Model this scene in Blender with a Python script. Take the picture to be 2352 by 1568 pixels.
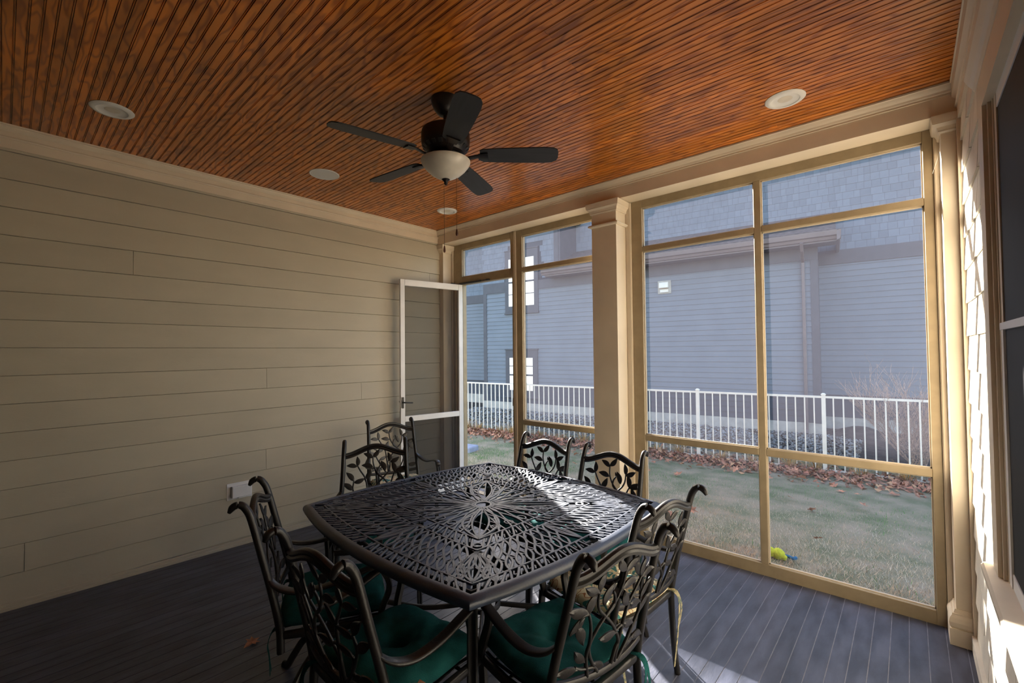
import bpy, bmesh, math, random
import numpy as np
from mathutils import Vector, Matrix, Euler

random.seed(7); np.random.seed(7)
for o in list(bpy.data.objects): bpy.data.objects.remove(o, do_unlink=True)
scene = bpy.context.scene
C = scene.collection

# ------------------------------------------------------------------ camera
YAW, PITCH, ROLL = 0.7226082, 0.0239835, -0.0098341
CAM = Vector((4.2697, -3.5267, 1.5801))
_f = Vector((-math.sin(YAW), math.cos(YAW), 0)); _r = Vector((math.cos(YAW), math.sin(YAW), 0)); _u = Vector((0, 0, 1))
fwd = _f*math.cos(PITCH) + _u*math.sin(PITCH); u2 = _u*math.cos(PITCH) - _f*math.sin(PITCH)
rgt = _r*math.cos(ROLL) + u2*math.sin(ROLL); upv = u2*math.cos(ROLL) - _r*math.sin(ROLL)
cd = bpy.data.cameras.new('camera'); cam = bpy.data.objects.new('camera', cd); C.objects.link(cam)
cd.sensor_width = 36.0; cd.lens = 1031.58/2352*36.0; cd.clip_start = 0.02; cd.clip_end = 200
m = Matrix((rgt, upv, -fwd)).transposed().to_4x4(); m.translation = CAM
cam.matrix_world = m
scene.camera = cam

# ------------------------------------------------------------------ sky, sun, exposure
SUN_DIR = Vector((1.0, -0.65, -0.475)).normalized()      # the way the light travels
w = bpy.data.worlds.new('sky'); scene.world = w; w.use_nodes = True
nt = w.node_tree; nt.nodes.clear()
sky = nt.nodes.new('ShaderNodeTexSky'); sky.sky_type = 'NISHITA'; sky.sun_disc = False
sky.sun_elevation = math.asin(-SUN_DIR.z); sky.sun_rotation = math.atan2(-SUN_DIR.x, -SUN_DIR.y)
sky.air_density = 1.0; sky.dust_density = 1.6; sky.ozone_density = 1.0; sky.altitude = 100
bg = nt.nodes.new('ShaderNodeBackground'); bg.inputs['Strength'].default_value = 0.40
wo = nt.nodes.new('ShaderNodeOutputWorld')
nt.links.new(sky.outputs[0], bg.inputs[0]); nt.links.new(bg.outputs[0], wo.inputs[0])
sd = bpy.data.lights.new('sun', 'SUN'); sd.energy = 20.0; sd.angle = math.radians(0.53); sd.color = (1.0, 0.93, 0.84)
sun = bpy.data.objects.new('sun', sd); C.objects.link(sun); sun.rotation_euler = SUN_DIR.to_track_quat('-Z', 'Y').to_euler()
sun.location = (-14, 12, 9)
vs = scene.view_settings
vs.view_transform = 'Standard'; vs.look = 'None'; vs.exposure = 1.25; vs.gamma = 1.0; vs.use_curve_mapping = False
scene.cycles.use_denoising = True
scene.cycles.max_bounces = 10; scene.cycles.diffuse_bounces = 6; scene.cycles.transparent_max_bounces = 16
scene.cycles.sample_clamp_indirect = 8.0

# ------------------------------------------------------------------ helpers
class MB:
    def __init__(s): s.v = []; s.f = []
    def add(s, vs, fs):
        b = len(s.v); s.v += [tuple(p) for p in vs]; s.f += [tuple(b+i for i in f) for f in fs]; return s
    def box(s, x0, x1, y0, y1, z0, z1):
        return s.add([(x0,y0,z0),(x1,y0,z0),(x1,y1,z0),(x0,y1,z0),(x0,y0,z1),(x1,y0,z1),(x1,y1,z1),(x0,y1,z1)],
                     [(0,3,2,1),(4,5,6,7),(0,1,5,4),(1,2,6,5),(2,3,7,6),(3,0,4,7)])
    def sweep(s, path, prof, up=(0,0,1), scales=None, closed=False, cap=True):
        P = [Vector(p) for p in path]; n = len(P); k = len(prof); up = Vector(up); vs = []
        for i, p in enumerate(P):
            if closed: t = P[(i+1) % n]-P[i-1]
            else: t = P[min(i+1, n-1)]-P[max(i-1, 0)]
            t.normalize(); side = t.cross(up)
            if side.length < 1e-5: side = t.cross(Vector((0, 1, 0.01)))
            side.normalize(); u = side.cross(t)
            sc = scales[i] if scales else 1.0
            vs += [p + side*(a*sc) + u*(b*sc) for a, b in prof]
        fs = []
        for i in range(n if closed else n-1):
            j = (i+1) % n
            for q in range(k):
                r = (q+1) % k; fs.append((i*k+q, i*k+r, j*k+r, j*k+q))
        if cap and not closed:
            fs.append(tuple(range(k))[::-1]); fs.append(tuple((n-1)*k+q for q in range(k)))
        return s.add(vs, fs)
    def tube(s, path, r, n=8, up=(0,0,1), closed=False):
        rr = r if isinstance(r, (list, tuple)) else [r]*len(path)
        return s.sweep(path, circ(1.0, n), up, list(rr), closed)
    def lathe(s, prof, n=24, c=(0,0,0)):
        vs = []; k = len(prof)
        for i in range(n):
            a = 2*math.pi*i/n; vs += [(c[0]+r*math.cos(a), c[1]+r*math.sin(a), c[2]+z) for r, z in prof]
        fs = []
        for i in range(n):
            j = (i+1) % n
            for q in range(k-1): fs.append((i*k+q, j*k+q, j*k+q+1, i*k+q+1))
        return s.add(vs, fs)
    def extr(s, prof, axis, a, b):
        """2D profile extruded along an axis; profile coords are the two others in xyz order"""
        def P(q, t): return {'x': (t, q[0], q[1]), 'y': (q[0], t, q[1]), 'z': (q[0], q[1], t)}[axis]
        k = len(prof); vs = [P(q, a) for q in prof]+[P(q, b) for q in prof]
        fs = [tuple(range(k))[::-1], tuple(range(k, 2*k))]+[(i, (i+1) % k, k+(i+1) % k, k+i) for i in range(k)]
        return s.add(vs, fs)
    def mesh(s, name, mat, smooth=None):
        me = bpy.data.meshes.new(name); me.from_pydata(s.v, [], s.f); 
        bm = bmesh.new(); bm.from_mesh(me); bmesh.ops.recalc_face_normals(bm, faces=bm.faces); bm.to_mesh(me); bm.free()
        if mat: me.materials.append(mat)
        if smooth is not None:
            me.polygons.foreach_set('use_smooth', [True]*len(me.polygons)); me.set_sharp_from_angle(angle=math.radians(smooth))
        return me
    def build(s, name, mat, parent=None, smooth=None, kind=None, loc=None):
        return obj(name, s.mesh(name, mat, smooth), parent, kind, loc)
def circ(r, n): return [(r*math.cos(2*math.pi*i/n), r*math.sin(2*math.pi*i/n)) for i in range(n)]
def rrect(w, h, r=None):
    r = r or min(w, h)*.3; a, b = w/2-r, h/2-r; o = []
    for cx, cy, t0 in ((a, b, 0), (-a, b, 90), (-a, -b, 180), (a, -b, 270)):
        for t in (0, 45, 90): o.append((cx+r*math.cos(math.radians(t0+t)), cy+r*math.sin(math.radians(t0+t))))
    return o
def obj(name, me, parent=None, kind=None, loc=None):
    o = bpy.data.objects.new(name, me); C.objects.link(o)
    if parent is not None: o.parent = parent
    if kind: o['kind'] = kind
    if loc is not None: o.location = loc
    return o
def tag(o, label, cat, group=None, kind=None):
    o['label'] = label; o['category'] = cat
    if group: o['group'] = group
    if kind: o['kind'] = kind
    return o
def thing(name, label, cat, loc=(0,0,0), rotz=0, group=None):
    o = bpy.data.objects.new(name, None); C.objects.link(o); o.location = loc; o.rotation_euler = (0, 0, rotz)
    o.empty_display_size = .1
    return tag(o, label, cat, group)
def struct(name, label, cat='wall'):
    o = bpy.data.objects.new(name, None); C.objects.link(o); o.empty_display_size = .1
    tag(o, label, cat, kind='structure'); return o
def bez(pts, n=6):
    """Catmull-Rom through points"""
    P = [Vector(p) for p in pts]; out = []
    for i in range(len(P)-1):
        p0 = P[i-1] if i else P[0]*2-P[1]; p1 = P[i]; p2 = P[i+1]; p3 = P[i+2] if i+2 < len(P) else P[i+1]*2-P[i]
        for k in range(n):
            t = k/n; out.append(.5*((2*p1)+(p2-p0)*t+(2*p0-5*p1+4*p2-p3)*t*t+(3*p1-p0-3*p2+p3)*t**3))
    out.append(P[-1]); return out

# ------------------------------------------------------------------ materials
def newmat(name):
    m = bpy.data.materials.new(name); m.use_nodes = True; nt = m.node_tree; nt.nodes.clear()
    out = nt.nodes.new('ShaderNodeOutputMaterial'); b = nt.nodes.new('ShaderNodeBsdfPrincipled'); nt.links.new(b.outputs[0], out.inputs[0])
    return m, nt, b, out
def N(nt, t, **kw):
    n = nt.nodes.new(t)
    for k, v in kw.items(): setattr(n, k, v)
    return n
def paint(name, col, rough=.5, var=.08, scale=6.0, bump=.0, bscale=60., objvar=0., metal=0., coat=0., spec=.5, stretch=(1,1,1), col2=None, ramp=(.35,.65)):
    m, nt, b, out = newmat(name)
    tc = N(nt, 'ShaderNodeTexCoord'); mp = N(nt, 'ShaderNodeMapping'); mp.inputs['Scale'].default_value = stretch
    nt.links.new(tc.outputs['Object'], mp.inputs[0])
    nz = N(nt, 'ShaderNodeTexNoise'); nz.inputs['Scale'].default_value = scale; nz.inputs['Detail'].default_value = 5
    nt.links.new(mp.outputs[0], nz.inputs['Vector'])
    cr = N(nt, 'ShaderNodeValToRGB'); e = cr.color_ramp.elements
    c2 = col2 or tuple(c*(1-2*var) for c in col)
    e[0].position, e[1].position = ramp
    e[0].color = (*c2, 1); e[1].color = (*[min(1, c*(1+var)) for c in col], 1)
    nt.links.new(nz.outputs['Fac'], cr.inputs[0]); last = cr.outputs[0]
    if objvar:
        oi = N(nt, 'ShaderNodeObjectInfo'); mr = N(nt, 'ShaderNodeMapRange'); mr.inputs[3].default_value = 1-objvar; mr.inputs[4].default_value = 1+objvar
        hs = N(nt, 'ShaderNodeHueSaturation'); nt.links.new(oi.outputs['Random'], mr.inputs[0]); nt.links.new(mr.outputs[0], hs.inputs['Value']); nt.links.new(last, hs.inputs['Color']); last = hs.outputs[0]
    nt.links.new(last, b.inputs['Base Color'])
    b.inputs['Roughness'].default_value = rough; b.inputs['Metallic'].default_value = metal
    b.inputs['Specular IOR Level'].default_value = spec; b.inputs['Coat Weight'].default_value = coat; b.inputs['Coat Roughness'].default_value = .28
    if bump:
        n2 = N(nt, 'ShaderNodeTexNoise'); n2.inputs['Scale'].default_value = bscale; n2.inputs['Detail'].default_value = 4
        nt.links.new(mp.outputs[0], n2.inputs['Vector'])
        bp = N(nt, 'ShaderNodeBump'); bp.inputs['Strength'].default_value = bump; bp.inputs['Distance'].default_value = .01
        nt.links.new(n2.outputs['Fac'], bp.inputs['Height']); nt.links.new(bp.outputs[0], b.inputs['Normal'])
    return m
def wood_ceiling():
    m, nt, b, out = newmat('stained_pine')
    tc = N(nt, 'ShaderNodeTexCoord'); oi = N(nt, 'ShaderNodeObjectInfo')
    mp = N(nt, 'ShaderNodeMapping'); mp.inputs['Scale'].default_value = (1.1, 6.0, 1.0)
    nt.links.new(tc.outputs['Object'], mp.inputs[0])
    mul = N(nt, 'ShaderNodeMath', operation='MULTIPLY'); mul.inputs[1].default_value = 37.0; nt.links.new(oi.outputs['Random'], mul.inputs[0])
    cx = N(nt, 'ShaderNodeCombineXYZ'); nt.links.new(mul.outputs[0], cx.inputs[0]); nt.links.new(mul.outputs[0], cx.inputs[2])
    nt.links.new(cx.outputs[0], mp.inputs['Location'])
    nz = N(nt, 'ShaderNodeTexNoise'); nz.inputs['Scale'].default_value = 2.0; nz.inputs['Detail'].default_value = 2.0; nz.inputs['Roughness'].default_value = .45
    nt.links.new(mp.outputs[0], nz.inputs['Vector'])
    k = N(nt, 'ShaderNodeMath', operation='MULTIPLY'); k.inputs[1].default_value = 15.0; nt.links.new(nz.outputs['Fac'], k.inputs[0])
    pp = N(nt, 'ShaderNodeMath', operation='PINGPONG'); pp.inputs[1].default_value = 1.0; nt.links.new(k.outputs[0], pp.inputs[0])
    cr = N(nt, 'ShaderNodeValToRGB'); e = cr.color_ramp.elements
    e[0].position = .1; e[0].color = (.33, .085, .008, 1); e[1].position = .6; e[1].color = (.60, .188, .020, 1)
    nt.links.new(pp.outputs[0], cr.inputs[0])
    n2 = N(nt, 'ShaderNodeTexNoise'); n2.inputs['Scale'].default_value = 1.4; nt.links.new(mp.outputs[0], n2.inputs['Vector'])
    mr = N(nt, 'ShaderNodeMapRange'); mr.inputs[3].default_value = .88; mr.inputs[4].default_value = 1.12; nt.links.new(oi.outputs['Random'], mr.inputs[0])
    m2 = N(nt, 'ShaderNodeMapRange'); m2.inputs[1].default_value = .3; m2.inputs[2].default_value = .7; m2.inputs[3].default_value = .72; m2.inputs[4].default_value = 1.15; nt.links.new(n2.outputs['Fac'], m2.inputs[0])
    mm = N(nt, 'ShaderNodeMath', operation='MULTIPLY'); nt.links.new(mr.outputs[0], mm.inputs[0]); nt.links.new(m2.outputs[0], mm.inputs[1])
    hs = N(nt, 'ShaderNodeHueSaturation'); nt.links.new(mm.outputs[0], hs.inputs['Value']); nt.links.new(cr.outputs[0], hs.inputs['Color'])
    nt.links.new(hs.outputs[0], b.inputs['Base Color']); b.inputs['Roughness'].default_value = .32; b.inputs['Specular IOR Level'].default_value = .5
    b.inputs['Coat Weight'].default_value = .25; b.inputs['Coat Roughness'].default_value = .25
    return m
def screen_mat(name, cover, col, trans=.5):
    """insect screen: open mesh that lets most light through, its threads scatter the rest"""
    m, nt, b, out = newmat(name); nt.nodes.remove(b)
    t = N(nt, 'ShaderNodeBsdfTransparent'); d = N(nt, 'ShaderNodeBsdfDiffuse'); d.inputs[0].default_value = (*col, 1)
    tl = N(nt, 'ShaderNodeBsdfTranslucent'); tl.inputs[0].default_value = (*col, 1)
    mx = N(nt, 'ShaderNodeMixShader'); mx.inputs[0].default_value = trans; nt.links.new(d.outputs[0], mx.inputs[1]); nt.links.new(tl.outputs[0], mx.inputs[2])
    mx2 = N(nt, 'ShaderNodeMixShader'); mx2.inputs[0].default_value = cover; nt.links.new(t.outputs[0], mx2.inputs[1]); nt.links.new(mx.outputs[0], mx2.inputs[2])
    nt.links.new(mx2.outputs[0], out.inputs[0]); return m
def attr_mat(name, rough=.8, trans=0.):
    m, nt, b, out = newmat(name); a = N(nt, 'ShaderNodeVertexColor'); a.layer_name = 'Col'
    nt.links.new(a.outputs[0], b.inputs['Base Color']); b.inputs['Roughness'].default_value = rough; b.inputs['Specular IOR Level'].default_value = .2
    return m
def paisley():
    m, nt, b, out = newmat('patterned_fabric')
    tc = N(nt, 'ShaderNodeTexCoord'); nz = N(nt, 'ShaderNodeTexNoise'); nz.inputs['Scale'].default_value = 9; nt.links.new(tc.outputs['Object'], nz.inputs['Vector'])
    mx = N(nt, 'ShaderNodeMix', data_type='VECTOR'); mx.inputs[0].default_value = .12; nt.links.new(tc.outputs['Object'], mx.inputs[4]); nt.links.new(nz.outputs['Color'], mx.inputs[5])
    vo = N(nt, 'ShaderNodeTexVoronoi'); vo.inputs['Scale'].default_value = 19; nt.links.new(mx.outputs[1], vo.inputs['Vector'])
    cr = N(nt, 'ShaderNodeValToRGB'); cr.color_ramp.interpolation = 'CONSTANT'; e = cr.color_ramp.elements
    e[0].position = 0; e[0].color = (.66, .58, .36, 1); e[1].position = .22; e[1].color = (.07, .21, .20, 1)
    for p, c in ((.40, (.68, .60, .38)), (.54, (.36, .15, .06)), (.58, (.72, .66, .46)), (.8, (.12, .24, .18))):
        q = e.new(p); q.color = (*c, 1)
    nt.links.new(vo.outputs['Distance'], cr.inputs[0])
    mlt = N(nt, 'ShaderNodeMath', operation='MULTIPLY'); mlt.inputs[1].default_value = 1.0
    nt.links.new(cr.outputs[0], b.inputs['Base Color']); b.inputs['Roughness'].default_value = .9; b.inputs['Specular IOR Level'].default_value = .1
    return m

M = {}
M['trim'] = paint('almond_trim_paint', (.72, .615, .465), .45, .04, 3, bump=.05, bscale=90)
M['siding'] = paint('olive_siding_paint', (.48, .43, .325), .55, .02, 2.2, bump=.10, bscale=40, objvar=.025, stretch=(3, 1, 3))
M['shingle_paint'] = paint('pale_shingle_paint', (.76, .70, .58), .6, .05, 5, bump=.15, bscale=70, objvar=.03)
M['pine'] = wood_ceiling()
M['floor'] = paint('blue_grey_porch_paint', (.060, .067, .099), .38, .2, 5, bump=.12, bscale=30, objvar=.10, stretch=(3, .8, 1), spec=.55)
M['seam'] = paint('pale_seam', (.25, .26, .31), .9, .1, 20)  # paler than the boards, shows in the gaps between them
M['frame'] = paint('bronze_tan_aluminium', (.36, .285, .178), .45, .05, 12, metal=.15)
M['white'] = paint('white_enamel', (.78, .78, .78), .35, .03, 5)
M['fixture'] = paint('white_fixture', (.74, .72, .68), .45, .03, 5)
M['speaker'] = paint('white_speaker_mesh', (.66, .65, .62), .8, .03, 300, bump=.3, bscale=900)
M['bronze'] = paint('dark_bronze_cast_metal', (.0105, .010, .0105), .38, .25, 14, bump=.1, bscale=120, metal=.0, spec=.5, col2=(.017, .0145, .0125))
M['tabletop'] = paint('sky_tinted_table_metal', (.027, .041, .076), .44, .15, 9, bump=.1, bscale=120, metal=.0, coat=.0, spec=.85, col2=(.032, .044, .072))  # blue of the reflected sky is put into the dark metal's base colour
M['fan'] = paint('oil_rubbed_bronze', (.016, .013, .012), .38, .2, 9, metal=.4)
M['blade'] = paint('dark_fan_blade', (.026, .026, .029), .55, .1, 6, stretch=(1, 8, 1))
M['opal'] = paint('frosted_glass_bowl', (.66, .60, .50), .3, .06, 9, spec=.5)
M['black'] = paint('black_plastic', (.012, .012, .012), .4, .1, 10)
M['chain'] = paint('chain_metal', (.12, .08, .05), .4, .1, 10, metal=.7)
M['knob'] = paint('dark_wood_knob', (.10, .03, .012), .4, .2, 30)
M['green'] = paint('teal_green_canvas', (.016, .108, .108), .95, .22, 9, bump=.5, bscale=420, spec=.1)
M['paisley'] = paisley()
M['paisley_tie'] = paint('patterned_tie', (.42, .34, .18), .9, .2, 60, col2=(.07, .12, .11))
M['screen'] = screen_mat('insect_screen', .27, (.092, .088, .110), .6)
M['doorscreen2'] = screen_mat('dense_pet_screen', .66, (.05, .052, .06), .4)
M['doorscreen'] = screen_mat('dark_insect_screen', .42, (.06, .06, .07), .4)
M['winglass'] = paint('dark_window_screen', (.016, .016, .019), .6, .1, 3, spec=.15)
M['mulltrim'] = paint('almond_vinyl', (.64, .55, .42), .4, .03, 5)
# outdoors
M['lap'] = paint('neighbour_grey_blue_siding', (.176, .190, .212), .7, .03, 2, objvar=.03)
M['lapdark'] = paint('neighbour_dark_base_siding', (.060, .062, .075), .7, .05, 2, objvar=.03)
M['nshingle'] = paint('neighbour_grey_blue_shingle', (.180, .203, .238), .75, .05, 4, objvar=.09)
M['ntrim'] = paint('neighbour_dark_trim', (.088, .082, .090), .6, .05, 4)
M['ngutter'] = paint('neighbour_gutter', (.16, .12, .11), .4, .05, 4)
M['nroof'] = paint('neighbour_roof', (.10, .075, .065), .85, .2, 12, bump=.4, bscale=40)
M['concrete'] = paint('foundation_concrete', (.46, .42, .36), .9, .08, 5, bump=.2, bscale=40)
M['nwindow'] = None
M['fence'] = paint('white_fence_enamel', (.86, .78, .66), .4, .04, 6)
M['wire'] = paint('galvanised_wire', (.10, .105, .10), .5, .1, 20, metal=.5)
M['soil'] = paint('lawn_soil', (.24, .19, .13), .95, .2, 3, bump=.5, bscale=20, col2=(.13, .14, .07))
M['mulch'] = paint('dark_mulch', (.045, .032, .026), .95, .3, 9, bump=.6, bscale=30)
M['stone'] = paint('grey_river_stone', (.27, .26, .27), .85, .4, 30, objvar=.2)
M['grass'] = attr_mat('grass_blades'); M['leafcol'] = attr_mat('leaf_litter')
M['leaf'] = paint('dry_maple_leaf', (.46, .20, .11), .8, .25, 20, objvar=.3)
M['twig'] = paint('pale_twigs', (.42, .30, .24), .8, .2, 20)
M['straw'] = paint('dry_grass_straw', (.46, .27, .09), .85, .25, 12)
M['tennis'] = paint('tennis_ball_felt', (.60, .62, .03), .95, .1, 60, bump=.4, bscale=300)
M['toyblue'] = paint('blue_toy_rope', (.03, .16, .34), .9, .2, 60)
M['block'] = paint('pale_blue_grey_block', (.26, .29, .38), .7, .08, 8)
def glow_pane():
    m, nt, b, out = newmat('neighbour_glow_pane')
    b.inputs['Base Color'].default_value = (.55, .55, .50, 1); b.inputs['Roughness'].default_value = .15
    b.inputs['Emission Color'].default_value = (.95, .93, .82, 1); b.inputs['Emission Strength'].default_value = .42  # bright look of the panes is put in as emission
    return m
M['nwindow'] = glow_pane()
M['bounceglass'] = paint('bounce_cutting_glass', (.012, .013, .015), .12, .1, 3, spec=.5)
M['cobweb'] = paint('cobweb_thread', (.8, .78, .74), .6, .02, 5)

FS = 0.013                                   # the porch floor falls towards the screens
def fz(y): return -FS*(y+3.53)
ZC = 3.052                                   # ceiling

# ================================================================== ROOM SHELL
XR = 4.52; YB = -4.10; YF = 0.13
# ---- floor: tongue and groove boards running towards the screens
floor = struct('floor', 'dark blue-grey painted plank porch floor with pale seams', 'floor')
def floor_z(y, d=0): return fz(y)-d
sb = MB(); sb.add([(-.05, YB, fz(YB)-.0022), (XR, YB, fz(YB)-.0022), (XR, .30, fz(.30)-.0022), (-.05, .30, fz(.30)-.0022),
                   (-.05, YB, -.25), (XR, YB, -.25), (XR, .30, -.25), (-.05, .30, -.25)], [(0,1,2,3),(4,7,6,5),(0,4,5,1),(1,5,6,2),(2,6,7,3),(3,7,4,0)])
sb.build('subfloor', M['seam'], floor)
pitch = .0783; i = 0; x = .01
while x < XR-.01:
    x1 = min(x+pitch-.0034, XR-.002); b = MB(); e = .0008
    ya, yb = YB, .29
    vs = []
    for y in (ya, yb):
        z = fz(y); vs += [(x, y, z-.02), (x1, y, z-.02), (x1, y, z-e), (x1-e, y, z), (x+e, y, z), (x, y, z-e)]
    b.add(vs, [(0,1,2,3,4,5)[::-1], (6,7,8,9,10,11)]+[(q, (q+1) % 6, 6+(q+1) % 6, 6+q) for q in range(6)])
    b.build('floor_board', M['floor'], floor)
    x += pitch
# ---- ceiling: beaded boards running along x, butt joints here and there
ceiling = struct('ceiling', 'stained pine beadboard ceiling with a glossy orange-brown finish', 'ceiling')
MB().box(-.1, XR+.15, YB-.1, .33, ZC+.02, ZC+.26).build('ceiling_deck', M['pine'], ceiling)
bp = .0822; y = -.02; row = 0
rng = random.Random(3)
while y > YB:
    y0 = y-bp
    # profile in (y,z): face down, a bead beside the joint and one in the middle
    def prof(a):
        return [(a, ZC+.018), (a, ZC+.009), (a+.0022, ZC+.009), (a+.0034, ZC+.0015), (a+.0056, ZC+.0015), (a+.0066, ZC+.007), (a+.0086, ZC+.007), (a+.0096, ZC),
                (a+.0400, ZC), (a+.0410, ZC+.007), (a+.0432, ZC+.007), (a+.0444, ZC+.0015), (a+.0466, ZC+.0015), (a+.0476, ZC+.007), (a+.0496, ZC+.007), (a+.0506, ZC), (a+.0816, ZC), (a+.0816, ZC+.018)]
    cuts = [0.0]; t = rng.uniform(.5, 3.4)
    cuts.append(t)
    if t < 1.7: cuts.append(t+rng.uniform(1.6, 2.4))
    cuts.append(XR)
    for a, bb in zip(cuts, cuts[1:]):
        MB().extr(prof(y0), 'x', a+(.0012 if a > 0 else 0), bb).build('ceiling_board', M['pine'], ceiling)
    y = y0; row += 1
# ---- left wall: lap siding
wl = struct('wall_left', 'olive-khaki lap siding wall of the house', 'wall')
MB().box(-.16, -.012, YB-.1, .30, -.25, ZC+.2).build('sheathing', M['siding'], wl)
ex = .1783; z = .038-ex; k = 0
joints = {2.35: [-2.898], 1.462: [-1.978], .396: [-3.42], .754: [-1.98], 1.288: [-1.06], 2.527: [-.165], 1.111: [], 1.817: [], .576: [-.6]}
zz = .038
while zz-ex < 2.93:
    z0 = zz-ex if k else -.06; z1 = zz
    js = [YB]+sorted(joints.get(min(joints, key=lambda q: abs(q-z1)), []) if min(abs(q-z1) for q in joints) < .03 else [])+[-.005]
    if len(js) == 2 and k % 3 == 1: js = [YB, rng.uniform(-3.9, -3.6), -.005]
    for a, bb in zip(js, js[1:]):
        # butt edge at the bottom stands proud, the top tucks under the next board
        MB().extr([(-.012, z0), (.0095, z0), (.0095, z0+.003), (.0012, z1-.0045), (-.009, z1-.001), (-.009, z1+.012), (-.012, z1+.012)], 'y', a+.0012, bb-.0012).build('siding_board', M['siding'], wl)
    zz += ex; k += 1
# small base moulding following the floor
for nm, d, h0, h1 in (('base_strip', .028, .0, .022), ('base_strip', .018, .022, .045)):
    b = MB(); b.add([(0, YB, fz(YB)+h0), (d, YB, fz(YB)+h0), (d, YB, fz(YB)+h1-.004), (d-.005, YB, fz(YB)+h1), (0, YB, fz(YB)+h1),
                     (0, 0, fz(0)+h0), (d, 0, fz(0)+h0), (d, 0, fz(0)+h1-.004), (d-.005, 0, fz(0)+h1), (0, 0, fz(0)+h1)],
                    [(4,3,2,1,0), (5,6,7,8,9)]+[(q, (q+1) % 5, 5+(q+1) % 5, 5+q) for q in range(5)])
    b.build(nm, M['siding'], wl)
# ---- back wall behind the camera
wb = struct('wall_back', 'olive lap siding wall behind the camera', 'wall')
MB().box(-.1, XR+.2, YB-.15, YB-.01, -.25, ZC+.2).build('sheathing', M['siding'], wb)
for q in range(17):
    z0 = .038+ex*(q-1) if q else -.05; z1 = .038+ex*q
    MB().extr([(YB-.012, z0), (YB+.0075, z0), (YB+.0075, z0+.004), (YB, z1+.012), (YB-.012, z1+.012)], 'x', .01, XR-.01).build('siding_board', M['siding'], wb)
added_doors = struct('added_dark_doors', 'unseen dark glazed doors added behind the camera to cut bounced light', 'door')  # unseen doors, added to absorb light bouncing at this end of the room
for k in range(3):
    xa, xb = .55+k*1.17, .55+(k+1)*1.17-.01
    MB().box(xa, xb, YB+.012, YB+.022, .05, 2.45).build('added_door_glass', M['bounceglass'], added_doors)
    for q in ((xa, xa+.07, .0, 2.5), (xb-.07, xb, .0, 2.5), (xa+.07, xb-.07, .0, .12), (xa+.07, xb-.07, 2.38, 2.5)): MB().box(q[0], q[1], YB+.010, YB+.045, q[2], q[3]).build('added_door_frame', M['ntrim'], added_doors)
# ---- mouldings
def crown(name, label, axis, at, a, b, sgn, drop=.066, proj=.05, frieze=None, zt=ZC):
    t = struct(name, label, 'trim')
    pr = [(0, -drop), (.010, -drop), (.010, -drop+.010), (.014, -drop+.014), (.018, -drop+.024), (.030, -drop+.036), (.038, -drop+.046), (.040, -.012), (proj, -.010), (proj, 0), (0, 0)]
    P = [(at+sgn*p, zt+q) for p, q in pr]
    MB().extr(P, axis, a, b).build('crown_moulding', M['trim'], t)
    if frieze:
        z0, th = frieze
        MB().extr([(at, z0), (at+sgn*th, z0), (at+sgn*th, zt-.02), (at, zt-.02)], axis, a, b).build('frieze_board', M['trim'], t)
        MB().extr([(at, zt-drop-.022), (at+sgn*(th+.006), zt-drop-.022), (at+sgn*(th+.010), zt-drop-.014), (at+sgn*(th+.006), zt-drop-.006), (at, zt-drop-.006)], axis, a, b).build('bead_moulding', M['trim'], t)
    return t
crown('trim_1', 'almond crown moulding and frieze board along the siding wall', 'y', 0.0, YB, -.02, 1, frieze=(2.905, .020))
BF = -.048                                    # inner face of the beam
crown('trim_2', 'almond crown moulding along the beam above the screens', 'x', BF, 0.0, XR, -1, drop=.06, proj=.045)
crown('trim_3', 'almond crown moulding on the shingled wall at right', 'y', XR, YB, -.02, -1, drop=.12, proj=.045, frieze=(2.84, .018))
beam = struct('wall_beam', 'almond painted beam over the screened openings', 'wall')
MB().box(-.1, XR+.15, BF, .30, 2.89, ZC+.25).build('beam_body', M['trim'], beam)
# ---- columns
def ring_box(b, x0, x1, y0, y1, z0, z1, p0, p1):
    """frustum ring: projection p0 at the bottom, p1 at the top"""
    b.add([(x0-p0,y0-p0,z0),(x1+p0,y0-p0,z0),(x1+p0,y1+p0,z0),(x0-p0,y1+p0,z0),(x0-p1,y0-p1,z1),(x1+p1,y0-p1,z1),(x1+p1,y1+p1,z1),(x0-p1,y1+p1,z1)],
          [(0,3,2,1),(4,5,6,7),(0,1,5,4),(1,2,6,5),(2,3,7,6),(3,0,4,7)])
def column(name, label, x0, x1, y0, y1, neck=True, zb=None):
    t = struct(name, label, 'column')
    zf = fz(y0)-.01 if zb is None else zb
    MB().box(x0, x1, y0, y1, zf, 2.885).build('shaft', M['trim'], t)
    b = MB()
    for z0, z1, p0, p1 in ((2.790, 2.798, .006, .012), (2.798, 2.806, .012, .012), (2.806, 2.822, .012, .018), (2.822, 2.838, .018, .032), (2.838, 2.846, .034, .034), (2.846, 2.884, .036, .040)):
        ring_box(b, x0, x1, y0, y1, z0, z1, p0, p1)
    b.build('capital', M['trim'], t)
    if neck:
        b = MB()
        for z0, z1, p0, p1 in ((2.672, 2.680, .010, .022), (2.680, 2.690, .024, .026), (2.690, 2.698, .024, .018)): ring_box(b, x0, x1, y0, y1, z0, z1, p0, p1)
        b.build('necking', M['trim'], t)
    MB().box(x0-.03, x1+.03, y0-.03, y1+.03, zf, zf+.10).build('base_plinth', M['trim'], t)
    b = MB()
    for z0, z1, p0, p1 in ((.10, .112, .022, .029), (.112, .135, .029, .032), (.135, .158, .032, .027), (.158, .172, .027, .018), (.172, .18, .018, .018), (.18, .20, .012, .006)): ring_box(b, x0, x1, y0, y1, zf+z0, zf+z1, p0, p1)
    b.build('base_torus', M['trim'], t)
    return t
column('column_centre', 'square almond column with capital between the screen bays', 2.175, 2.415, -.06, .26)
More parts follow.
